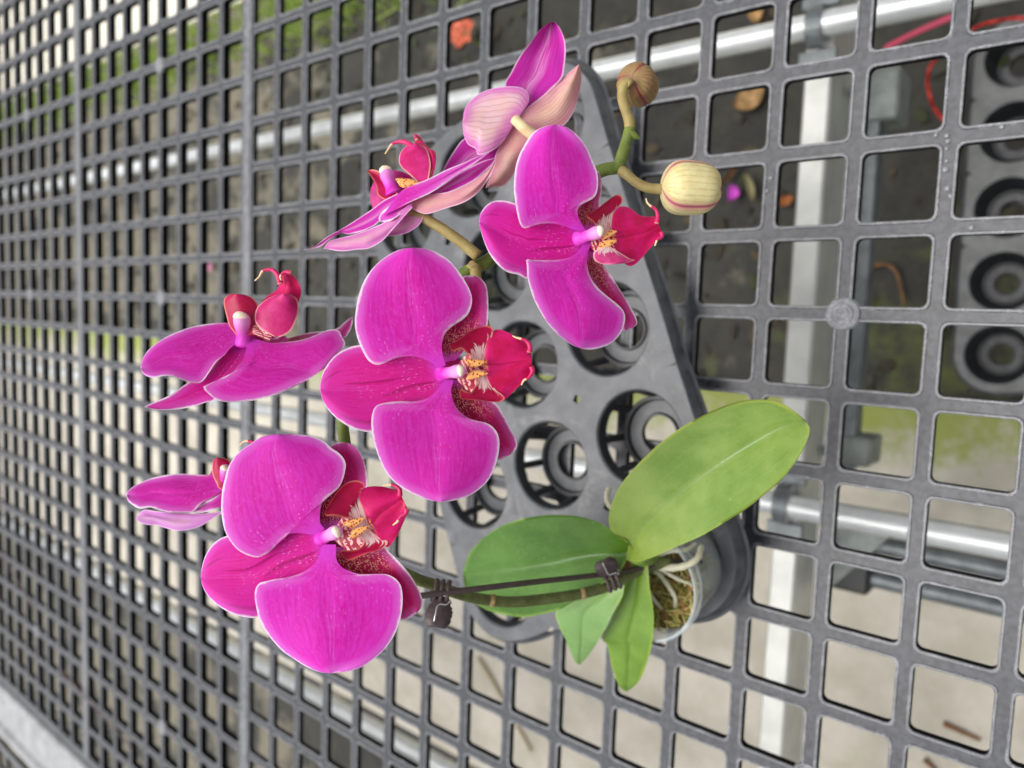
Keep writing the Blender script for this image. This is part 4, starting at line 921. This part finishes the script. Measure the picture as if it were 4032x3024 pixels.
# ---------------- buds
def bud(label, cpx, D, ax_cam, hl, hr, mat, n=48, m_=22, open_tip=0.0):
    c = at(np.array(cpx, float), D); ax = np.array(ax_cam, float) @ RC; ax /= np.linalg.norm(ax)
    s1 = np.cross(ax, RC[2]); s1 /= np.linalg.norm(s1); s2 = np.cross(ax, s1)
    af = math.atan2(-(RC[2] @ s2), -(RC[2] @ s1))
    V = []; uv = []
    for i in range(m_ + 1):
        t = i / m_; x = -math.cos(math.pi * t)
        rad = (max(0, 1 - abs(x) ** 3.4)) ** 0.5 * (1 - .06 * x)
        for q in range(n):
            a = 2 * math.pi * q / n
            ph = ((q / n) * 3) % 1.0; ds_ = min(ph, 1 - ph)
            lob = 1 - .06 * math.exp(-(ds_ / .035) ** 2) + .03 * math.sin(math.pi * ph)
            xx = x + (open_tip * max(0, x - .6) * (.55 - math.sin(math.pi * ph)))
            V.append(c + ax * hl * xx + (s1 * math.cos(a + af + math.pi) + s2 * math.sin(a + af + math.pi)) * hr * rad * lob); uv.append((q / n, t))
    F = [(i * n + q, i * n + (q + 1) % n, (i + 1) * n + (q + 1) % n, (i + 1) * n + q) for i in range(m_) for q in range(n)]
    o = new_obj('bud', V, F, mat, orchid, None, uv); o['label'] = label
    return o
X = FBX
b2 = X((875, 1280)); bud('pale yellow flower bud with purple seams', b2, .328, (1, .02, .12), 278 / 2.371 / FPX * .328, 244 / 2.371 / FPX * .328, M['bud_y'], open_tip=.35)
b1 = X((385, 325)); bud('small tan flower bud on a curved stalk', b1, .345, (.45, .08, .9), 205 / 2.371 / FPX * .345, 178 / 2.371 / FPX * .345, M['bud_b'])
def stalk(name, pts, xf, D, r, mat, n=30, lab=None):
    px = catmull(xf(pts), n); Dv = np.interp(np.linspace(0, 1, n), np.linspace(0, 1, len(D)), D)
    rr = np.interp(np.linspace(0, 1, n), np.linspace(0, 1, len(np.atleast_1d(r))), np.atleast_1d(r))
    m = MB(); m.tube(at(px, Dv), rr, 14); o = m.build(name, mat, orchid)
    return o
stalk('bud_stalk', [(215, 1105), (290, 1165), (380, 1235), (480, 1280), (600, 1292), (640, 1292)], X, [.337, .330, .328], [.0025, .0021, .0022, .0024], M['pedicel'])
stalk('bud_stalk', [(312, 720), (300, 640), (262, 530), (238, 420), (250, 335), (290, 300), (320, 320)], X, [.338, .336, .334, .333], [.0026, .0023, .0024, .0023], M['pedicel'])
stalk('flower_spike', [(-40, 1150), (90, 1105), (200, 1080), (240, 960), (280, 830), (312, 715), (320, 690)], X, [.337, .337, .338], [.0030, .0029, .0026, .0025], M['stem'])
stalk('bract', [(300, 760), (345, 790), (385, 815), (392, 828)], X, [.337], [.0021, .0018, .0014, .0004], M['stem'])
# main spike from the pot, up behind the flowers
sp_px = [(2640, 2215), (2560, 2228), (2495, 2256), (2414, 2300), (2292, 2337), (2129, 2361), (2007, 2370), (1885, 2357), (1803, 2337), (1702, 2300), (1632, 2276), (1520, 2210), (1430, 2080), (1380, 1900), (1357, 1740), (1352, 1640), (1400, 1500), (1520, 1330), (1700, 1170), (1850, 1065), (1925, 1025), (2060, 920), (2200, 790), (2330, 690)]
sp_D = [.438, .434, .43, .424, .415, .405, .397, .388, .382, .373, .366, .356, .347, .338, .332, .331, .331, .332, .334, .336, .339, .344, .344, .340]
px = catmull(sp_px, 140); s0 = np.r_[0, np.cumsum(np.linalg.norm(np.diff(np.array(sp_px, float), axis=0), axis=1))]
Dv = np.interp(np.linspace(0, s0[-1], 140), s0, sp_D)
m = MB(); m.tube(at(px, Dv), np.interp(np.linspace(0, 1, 140), [0, .25, .6, .85, 1], [.0031, .0029, .0026, .0032, .0026]), 16)
fi = [0 if (i // 16) < 62 else 1 for i in range(len(m.f))]; m.m = fi
m.build('flower_spike', [M['stem_dark'], M['stem']], orchid)
# thin scale leaves at the spike nodes
for (cx, cy), Dn, (dx, dy) in (((1937, 2364), .3915, (-1, -.1)), ((2294, 2337), .4148, (-1, .25)), ((1868, 1052), .3345, (.6, -.8))):
    c = at(np.array([cx, cy], float), Dn); d = (np.array([dx, dy, 0.]) @ RC); d /= np.linalg.norm(d)
    m = MB(); m.tube([c - d * .0020, c - d * .0008, c + d * .0008, c + d * .0018], [.0031, .0033, .0032, .0028], 16); m.build('node_scale', M['node'], orchid)

# ---------------- leaves
def leaf(A, B, zfn, front, back, thick=.0016):
    def dfn(px, U, V):
        z = zfn(U, V); r = ray(px); return (z - CC[2]) / r[..., 2]
    return blade('leaf', orchid, A, B, SRC, dfn, front, back, thick, 60, 33, .0006)
lf = lambda a, b, c, cup, gr, keel=.004: (lambda U, V: a + keel * np.sqrt(V * V + .015) * np.sin(np.clip(U, 0, 1) * math.pi) ** .5 + (b - a) * np.sin(U * math.pi / 2 * 1.0) * 1.0 + (c) * U ** 2.2 + cup * V * V * np.sin(np.clip(U, 0, 1) * math.pi) ** .6 - gr * np.exp(-(V / .11) ** 2) * SS(U * 3) * SS((1 - U) * 3))
leaf([(2354, 2318), (2259, 2368), (2190, 2406), (2203, 2470), (2228, 2520), (2247, 2571), (2266, 2609), (2285, 2618)], [(2462, 2260), (2452, 2343), (2418, 2406), (2380, 2482), (2342, 2545), (2310, 2590), (2285, 2618)], lf(.118, .124, -.045, -.004, .0009), M['leaf_p'], M['leaf_p'])
leaf([(2480, 2230), (2455, 2320), (2437, 2381), (2373, 2507), (2392, 2540), (2407, 2617), (2423, 2668), (2443, 2709), (2469, 2725)], [(2551, 2220), (2558, 2310), (2571, 2387), (2574, 2463), (2566, 2540), (2545, 2617), (2515, 2684), (2469, 2725)], lf(.108, .104, -.05, -.003, .0009), M['leaf_y'], M['leaf_y'])
leaf([(2490, 2145), (2412, 2090), (2361, 2059), (2300, 2038), (2228, 2028), (2156, 2028), (2079, 2038), (2002, 2059), (1941, 2090), (1880, 2140), (1842, 2191), (1824, 2254)], [(2470, 2200), (2437, 2254), (2354, 2311), (2259, 2368), (2196, 2403), (2133, 2419), (2070, 2430), (2006, 2425), (1930, 2406), (1880, 2381), (1842, 2343), (1828, 2300), (1824, 2254)], lf(.118, .128, -.012, .002, .0012, .014), M['leaf_d'], M['leaf_d'])
leaf([(2464, 2205), (2474, 2156), (2474, 2135), (2440, 2115), (2412, 2095), (2399, 2069), (2397, 2033), (2405, 1992), (2422, 1951), (2443, 1910), (2500, 1840), (2560, 1780), (2600, 1744), (2678, 1686), (2762, 1638), (2859, 1596), (2937, 1576), (3014, 1573), (3079, 1589), (3131, 1621), (3170, 1654)],
     [(2475, 2206), (2510, 2212), (2576, 2192), (2668, 2151), (2761, 2110), (2848, 2060), (2924, 2014), (3001, 1955), (3079, 1887), (3144, 1803), (3179, 1732), (3188, 1686), (3170, 1654)], lf(.122, .15, -.022, .001, .0012, .015), M['leaf_l'], M['leaf_l'])

# =================================================================== pot with moss, roots, stake, clips
pc = np.array([-.578, .168]); RIMZ = .088
k = NT('pot_clear_plastic').set(rough=0.22, spec=0.5); k.col(srgb(206, 218, 220))
tb = k.n('ShaderNodeBsdfTransparent'); mx = k.n('ShaderNodeMixShader'); mx.inputs[0].default_value = .36
k.l(tb.outputs[0], mx.inputs[1]); k.l(k.b.outputs[0], mx.inputs[2]); k.l(mx.outputs[0], k.out.inputs[0]); M['pot'] = k.m
m = MB(); n = 56
prof = [(.0245, .006), (.0250, .0072), (.0325, RIMZ - .010), (.0350, RIMZ - .008), (.0352, RIMZ - .001), (.0345, RIMZ), (.0332, RIMZ), (.0327, RIMZ - .001), (.0318, RIMZ - .010), (.0238, .009)]
V = [(pc[0] + r * math.cos(2 * math.pi * q / n), pc[1] + r * math.sin(2 * math.pi * q / n), z) for r, z in prof for q in range(n)]
m.add(V, [(i * n + q, i * n + (q + 1) % n, (i + 1) * n + (q + 1) % n, (i + 1) * n + q) for i in range(len(prof) - 1) for q in range(n)])
pot = tag(m.build('clear_pot', M['pot'], sharp=35), 'clear plastic pot with moss and pale roots standing in the tray', 'pot')
# growing medium
k = NT('moss_medium').set(rough=0.9, spec=0.1); o_ = k.obj(); n1 = k.noise(o_, 110, 5); n2 = k.noise(o_, 420, 4)
c = k.mix(k.ramp(n1, 0.35, 0.65), srgb(92, 82, 42), srgb(150, 136, 72)); c = k.mix(k.ramp(n2, 0.5, 0.7), c, srgb(166, 130, 86)); k.col(c); k.bump(n2, 0.8, .003); M['medium'] = k.m
rgm = np.random.default_rng(3)
V = []; NR, NA = 14, 48
for i in range(NR + 1):
    rr = .0312 * i / NR
    for q in range(NA):
        a = 2 * math.pi * q / NA; x, y = rr * math.cos(a), rr * math.sin(a)
        z = RIMZ - .016 + .005 * math.cos(rr / .0312 * 1.5) + .0018 * math.sin(310 * x + 1) * math.sin(270 * y) + rgm.normal(0, .0006)
        V.append((pc[0] + x, pc[1] + y, z))
b = len(V)
for q in range(NA): a = 2 * math.pi * q / NA; V.append((pc[0] + .0238 * math.cos(a), pc[1] + .0238 * math.sin(a), .012))
F = [(i * NA + q, i * NA + (q + 1) % NA, (i + 1) * NA + (q + 1) % NA, (i + 1) * NA + q) for i in range(NR) for q in range(NA)] + [(NR * NA + q, NR * NA + (q + 1) % NA, b + (q + 1) % NA, b + q) for q in range(NA)]
new_obj('growing_medium', V, F, M['medium'], pot)
m = MB()
for i in range(420):
    a = rgm.uniform(0, 6.28); rr = .0305 * math.sqrt(rgm.uniform(0, 1)); x, y = pc[0] + rr * math.cos(a), pc[1] + rr * math.sin(a)
    d = rgm.normal(0, 1, 3); d[2] = abs(d[2]) * .25; d /= np.linalg.norm(d); L = rgm.uniform(.004, .011); z = RIMZ - .0125 + .003 * math.cos(rr / .03 * 1.5) + rgm.uniform(-.001, .003)
    bend = rgm.normal(0, .0016, 3)
    P = [np.array([x, y, z]) + d * L * t + bend * math.sin(t * 3.1) for t in (-.5, -.17, .17, .5)]
    P = [q for q in P if np.hypot(q[0] - pc[0], q[1] - pc[1]) < .0315]
    if len(P) < 3: continue
    m.tube(P, rgm.uniform(.00022, .0005), 4, int(rgm.integers(0, 3)), cap=False)
mo = m.build('moss', [plain('moss_olive', srgb(158, 158, 76), .9, nscale=300), plain('moss_straw', srgb(214, 202, 132), .9), plain('bark_brown', srgb(168, 124, 80), .9)], pot); mo['kind'] = 'stuff'
k = NT('root_pale').set(rough=0.6); k.col(k.mix(k.noise(k.obj(), 120, 4), srgb(180, 178, 146), srgb(220, 216, 194))); M['root'] = k.m
def root3(P, r): m = MB(); m.tube(catmull(P, 26), np.linspace(r * .8, r * .55, 26) * (1 + .08 * np.sin(np.arange(26) * 1.7)), 12); return m.build('root', M['root'], orchid)
zz = RIMZ - .006
def zp(px, z): return onz(np.array(px, float), z)
root3([zp((2560, 2225), .098), zp((2620, 2235), .094), zp((2690, 2230), .091), zp((2745, 2200), .086), zp((2762, 2150), .076)], .0030)
root3([zp((2570, 2240), .092), zp((2600, 2265), .086), zp((2640, 2320), .083), zp((2660, 2360), .080), zp((2655, 2410), .070)], .0021)
root3([zp((2399, 1925), .082), zp((2390, 1950), .088), zp((2396, 1985), .094), zp((2430, 2030), .098)], .0024)
root3([zp((2540, 2300), .092), zp((2560, 2340), .084), zp((2600, 2390), .078), zp((2640, 2420), .070)], .0018)
root3([zp((2600, 2240), .090), zp((2670, 2280), .084), zp((2720, 2300), .078), zp((2740, 2340), .068)], .0016)
root3([zp((2580, 2190), .094), zp((2640, 2170), .088), zp((2700, 2165), .082), zp((2740, 2140), .072)], .0020)
# crown of the plant in the pot
m = MB(); c0 = zp((2590, 2215), .078); c1 = zp((2500, 2180), .118); m.tube(catmull([c0, (c0 + c1) / 2, c1], 10), np.linspace(.008, .0055, 10), 16); m.build('crown', M['leaf_y_s'], orchid)
# support stake
k = NT('stake_brown').set(rough=0.45); k.col(k.mix(k.noise(k.obj(), 300, 3), srgb(58, 46, 46), srgb(82, 68, 66))); M['stake'] = k.m
stp = [(2760, 2215), (2640, 2215), (2520, 2238), (2370, 2262), (2100, 2292), (1850, 2322), (1740, 2334), (1660, 2346), (1600, 2352)]
std = [.452, .436, .425, .412, .392, .374, .366, .361, .357]
m = MB(); m.tube(at(catmull(stp, 60), np.interp(np.linspace(0, 8, 60), range(9), std)), .00155, 10)
tag(m.build('support_stake', M['stake']), 'thin dark brown stake running beside the flower stem', 'stake')
M['clip'] = plain('clip_brown', srgb(74, 60, 62), .5, nscale=400, namt=.1)
M['spring'] = plain('spring_steel', srgb(200, 200, 200), .25, .9)
def claw_clip(cpx, D, ang, sc, label, mirror=1, wing=1.0):
    """toothed claw clip: two curved jaws round the stem, two wing levers, a wire spring"""
    c = at(np.array(cpx, float), D); ex = RC[0] * math.cos(ang) + RC[1] * math.sin(ang); ey = (-RC[0] * math.sin(ang) + RC[1] * math.cos(ang)) * mirror; ez = -RC[2]
    root = tag(empty('claw_clip'), label, 'clip')
    W = lambda x, y, z: c + (ex * x + ey * y + ez * z) * sc
    # jaws: three fingers each that arc over the stem
    for side in (-1, 1):
        j = MB()
        for fx in (-3.0, 0, 3.0):
            P = [W(fx * .001, (side * .0046 * math.cos(a) if side > 0 else -.0046 * math.cos(a)), .0044 * math.sin(a) + .0006) for a in np.linspace(.15, 1.75, 10)]
            j.tube(P, np.array([.0013, .0013, .0012, .0012, .0012, .0011, .001, .0009, .0008, .0006]) * sc, 8)
        j.build('jaw', M['clip'], root)
    # wing levers with toothed rims
    for side in (-1, 1):
        wv = MB(); V = []; nn = 12
        pts = []
        for i in range(nn + 1):
            t = i / nn; hw = (.0020 + .0042 * math.sin(min(1, t * 1.25) * math.pi * .62)) * (1 if t < .9 else .72)
            y = .0035 + .0125 * t * wing; z = .0022 + (.0055 * t if side > 0 else -.0030 * t)
            tooth = .0005 if i % 2 else 0
            pts.append((hw + tooth, y, z))
        for hw, y, z in pts:
            for x in (-hw, 0, hw): V.append(W(x, y, z + (.0011 if x else 0) * side))
        nV = len(V); th = [q - RC[2] * (-.0011 * sc) for q in V]
        F = []
        for i in range(nn):
            for q in range(2):
                f = (i * 3 + q, i * 3 + q + 1, i * 3 + q + 4, i * 3 + q + 3); F += [f, tuple(nV + t for t in f[::-1])]
        bd = [i * 3 for i in range(nn + 1)] + [nn * 3 + 1] + [i * 3 + 2 for i in range(nn, -1, -1)] + [1]
        for a_, b_ in zip(bd, bd[1:] + bd[:1]): F.append((a_, b_, nV + b_, nV + a_))
        wv.add(list(V) + th, F); wv.build('lever', M['clip'], root)
    hinge = MB(); hinge.tube([W(-.0036, .0042, .0016), W(0, .0042, .0016), W(.0036, .0042, .0016)], .0016 * sc, 10); hinge.build('hinge', M['clip'], root)
    s = MB(); s.tube(catmull([W(.0044, .0030, .0050), W(.0034, .0050, .0062), W(-.0006, .0056, .0064), W(-.0012, .0100, .0080), W(-.0014, .0135, .0082)], 20), .00042 * sc, 8)
    s.tube(catmull([W(.0044, .0030, .0050), W(.0052, .0050, .0030), W(.0040, .0060, .0010)], 8), .00042 * sc, 8); s.build('spring', M['spring'], root)
    return root
claw_clip((1742, 2322), .366, R_(8), 1.0, 'dark brown claw clip hanging from the stem beside the lower left flower')
claw_clip((2410, 2286), .418, R_(-22), 1.0, 'dark brown claw clip on the stem over the dark green leaf', -1, .7)

# =================================================================== small things below the bench
def floor_at(px, z=-.745): return onz(np.array(px, float), z)
M['red'] = plain('cord_red', srgb(206, 52, 46), .45); M['pinkred'] = plain('ribbon_pink', srgb(206, 64, 96), .5)
m = MB(); a_, b_ = floor_at((3480, 190), -.60), floor_at((3760, 60), -.60); P = catmull([a_, a_ * .5 + b_ * .5 + np.array([0, 0, .004]), b_], 16)
VV = []; wv = np.array([.006, .010, 0]) / 1.15
for q in P: VV += [q - wv * .5, q + wv * .5, q - wv * .5 - np.array([0, 0, .002]), q + wv * .5 - np.array([0, 0, .002])]
F = []
for i in range(15): o4 = i * 4; F += [(o4, o4 + 1, o4 + 5, o4 + 4), (o4 + 3, o4 + 2, o4 + 6, o4 + 7), (o4 + 1, o4 + 3, o4 + 7, o4 + 5), (o4 + 2, o4, o4 + 4, o4 + 6)]
m.add(VV, F); tag(m.build('plastic_strap', M['pinkred'], smooth=False), 'wide pinkish red plastic strap under the bench by the upper pipe', 'strap')
m = MB(); pts = [(4150, 90), (4032, 72), (3930, 82), (3840, 110), (3740, 190), (3670, 250), (3652, 320), (3668, 400), (3700, 455), (3738, 500), (3745, 520)]
m.tube(np.array([floor_at(q, -.66 + .02 * math.sin(i)) for i, q in enumerate(catmull(pts, 50))]), .0024, 8)
tag(m.build('cord', M['red']), 'thin red cord looping under the bench at the right', 'cord')
def curl(name, px, L, wd, ang, mat, label, cat, group=None, lift=.012, z=-.742):
    c = floor_at(px, z); V = []; nu_, nv_ = 12, 7
    for i in range(nu_):
        t = i / (nu_ - 1); ww = wd * math.sin(math.pi * min(1, .08 + t * .92)) ** .7
        for j in range(nv_):
            s = (j / (nv_ - 1)) * 2 - 1
            x = (t - .5) * L; y = s * ww; zz_ = lift * (t - .5) ** 2 * 4 + lift * .7 * s * s + .002
            V.append((c[0] + x * math.cos(ang) - y * math.sin(ang), c[1] + x * math.sin(ang) + y * math.cos(ang), c[2] + zz_))
    F = [(i * nv_ + j, (i + 1) * nv_ + j, (i + 1) * nv_ + j + 1, i * nv_ + j + 1) for i in range(nu_ - 1) for j in range(nv_ - 1)]
    n_ = len(V); V2 = V + [(x, y, z_ - .001) for x, y, z_ in V]; F2 = F + [tuple(n_ + q for q in f[::-1]) for f in F]
    return tag(new_obj(name, V2, F2, mat), label, cat, group)
M['dry'] = plain('dry_leaf', srgb(168, 134, 88), .7, nscale=120, namt=.2); M['dry2'] = plain('dry_leaf_brown', srgb(120, 84, 50), .7, nscale=120, namt=.2)
M['pinkpetal'] = plain('fallen_petal', srgb(206, 90, 200), .6); M['orangeflower'] = plain('orange_flower', srgb(226, 120, 86), .6, nscale=80, namt=.15)
FD = 'fallen leaves and petals under the bench'
curl('fallen_leaf', (2960, 390), .055, .020, .6, M['dry'], 'curled tan leaf on the dark ground near the upper pipe', 'leaf', FD)
curl('fallen_leaf', (2985, 60), .04, .012, 2.0, M['dry'], 'pale tan leaf scrap at the top edge above the upper pipe', 'leaf', FD)
curl('fallen_leaf', (2965, 745), .05, .006, 1.9, plain('leaf_pale_strip', srgb(160, 154, 116), .7), 'thin pale leaf strip on the ground beside the yellow bud', 'leaf', FD)
curl('fallen_leaf', (2885, 690), .05, .005, .9, M['dry2'], 'thin brown leaf strip on the ground by the yellow bud', 'leaf', FD)
curl('fallen_petal', (2898, 766), .026, .010, 1.4, M['pinkpetal'], 'bright pink petal on the ground just right of the yellow bud', 'petal', FD)
curl('fallen_petal', (3418, 1194), .018, .006, 1.0, M['pinkpetal'], 'tiny pink petal on the ground beside the round boss', 'petal', FD)
curl('fallen_petal', (838, 1052), .04, .012, .4, plain('petal_pale', srgb(214, 150, 180), .6), 'pale pink petal on the ground seen through the far lattice', 'petal', FD)
curl('fallen_leaf', (3100, 795), .03, .008, .2, plain('leaf_orange', srgb(170, 110, 60), .7), 'small orange brown leaf scrap left of the white beam', 'leaf', FD)
# twigs
def twig(pts, r, mat, label, z=-.738):
    m = MB(); P = np.array([floor_at(q, z) for q in catmull(pts, 18)]); m.tube(P, np.linspace(r, r * .6, 18), 6); return tag(m.build('twig', mat), label, 'twig', 'twigs on the ground')
twig([(3420, 1060), (3480, 1040), (3530, 1075), (3560, 1200)], .0032, M['dry2'], 'bent brown twig on the dark ground beside the grey strut')
twig([(3715, 2850), (3860, 2915)], .0045, M['dry2'], 'short straight brown twig lying on the pale concrete at the lower right', -.730)
twig([(1880, 2590), (1970, 2740), (2090, 2960)], .0055, plain('straw', srgb(186, 174, 146), .8), 'long pale straw lying on the pale concrete below the clip', -.729)
twig([(3640, 2990), (3690, 3040)], .0045, M['dry2'], 'brown twig end on pale concrete at the bottom edge', -.730)
# orange flower lying on the ground
fo = tag(empty('fallen_flower'), 'orange flower lying on the ground at the top, seen through the lattice', 'flower')
c = floor_at((1832, 130), -.70)
for i in range(6):
    a = i * 1.047 + .3; V = []; 
    for t in np.linspace(0, 1, 7):
        for s in np.linspace(-1, 1, 5):
            ww = .016 * math.sin(math.pi * min(1, .1 + .85 * t)); x = .006 + .036 * t * .75; y = s * ww; z = .020 * t - .012 * t * t + .006 * s * s
            V.append((c[0] + x * math.cos(a) - y * math.sin(a), c[1] + x * math.sin(a) + y * math.cos(a), c[2] + z))
    F = [(p * 5 + q, (p + 1) * 5 + q, (p + 1) * 5 + q + 1, p * 5 + q + 1) for p in range(6) for q in range(4)]
    new_obj('petal', V, F, M['orangeflower'], fo)
m = MB(); m.tube([c + np.array([0, 0, .004]), c + np.array([-.02, .02, -.015]), c + np.array([-.04, .03, -.035])], .003, 8); m.build('stalk', M['stem'], fo)
# long dry stems lying on the lattice
def hair(pts, label, r=.0011):
    m = MB(); px = catmull(pts, 24); P = onz(px, .002 + .004 * np.sin(np.linspace(0, 3.1, 24))); m.tube(P, r, 6)
    tag(m.build('dry_stem', M['dry_stem']), label, 'dry stem', 'dry stems on the lattice')
M['dry_stem'] = plain('dry_stem_brown', srgb(96, 78, 76), .7)
hair([(240, 2640), (330, 2740), (430, 2850), (520, 2945)], 'long thin brown stem lying on the lattice near the rim')
hair([(-60, 2090), (0, 2180), (70, 2290), (130, 2400)], 'thin brown stem on the lattice at the left picture edge')
# water drops on the lattice
M['water'] = None
k = NT('water_drop').set(rough=0.05, spec=0.8); k.col(srgb(150, 152, 155)); k.b.inputs['Alpha'].default_value = .75; M['water'] = k.m
rgd = np.random.default_rng(11)
dr = [(3685, 532), (3728, 534), (3732, 556), (3728, 585), (3727, 634), (3722, 668), (3740, 770), (3745, 775), (3730, 742), (3825, 897), (3945, 500), (3020, 752), (3035, 700), (2792, 396), (1240, 720), (1362, 560), (1060, 355)]
for i, q in enumerate(dr):
    p = onz(np.array(q, float), 0.0); r = rgd.uniform(.0009, .0017); V = []; n = 12
    for a in range(5):
        th = a / 4 * math.pi / 2
        for b_ in range(n): al = 2 * math.pi * b_ / n; V.append((p[0] + r * math.cos(th) * math.cos(al), p[1] + r * math.cos(th) * math.sin(al), r * .6 * math.sin(th)))
    F = [(a * n + b_, a * n + (b_ + 1) % n, (a + 1) * n + (b_ + 1) % n, (a + 1) * n + b_) for a in range(4) for b_ in range(n)]
    where = ('in the row right of the round boss' if 3600 < q[0] < 3760 else 'near the right picture edge, beside the floor tray' if q[0] > 3760 and q[1] < 700 else 'alone below the row of drops' if q[0] > 3760 else 'on the bar right of the yellow bud' if q[0] > 3000 else 'on the bar by the tan bud' if q[0] > 2700 else 'on the lattice behind the top flowers')
    tag(new_obj('water_drop', V, F, M['water']), 'tiny clear water drop ' + where, 'water drop', 'water drops ' + where)
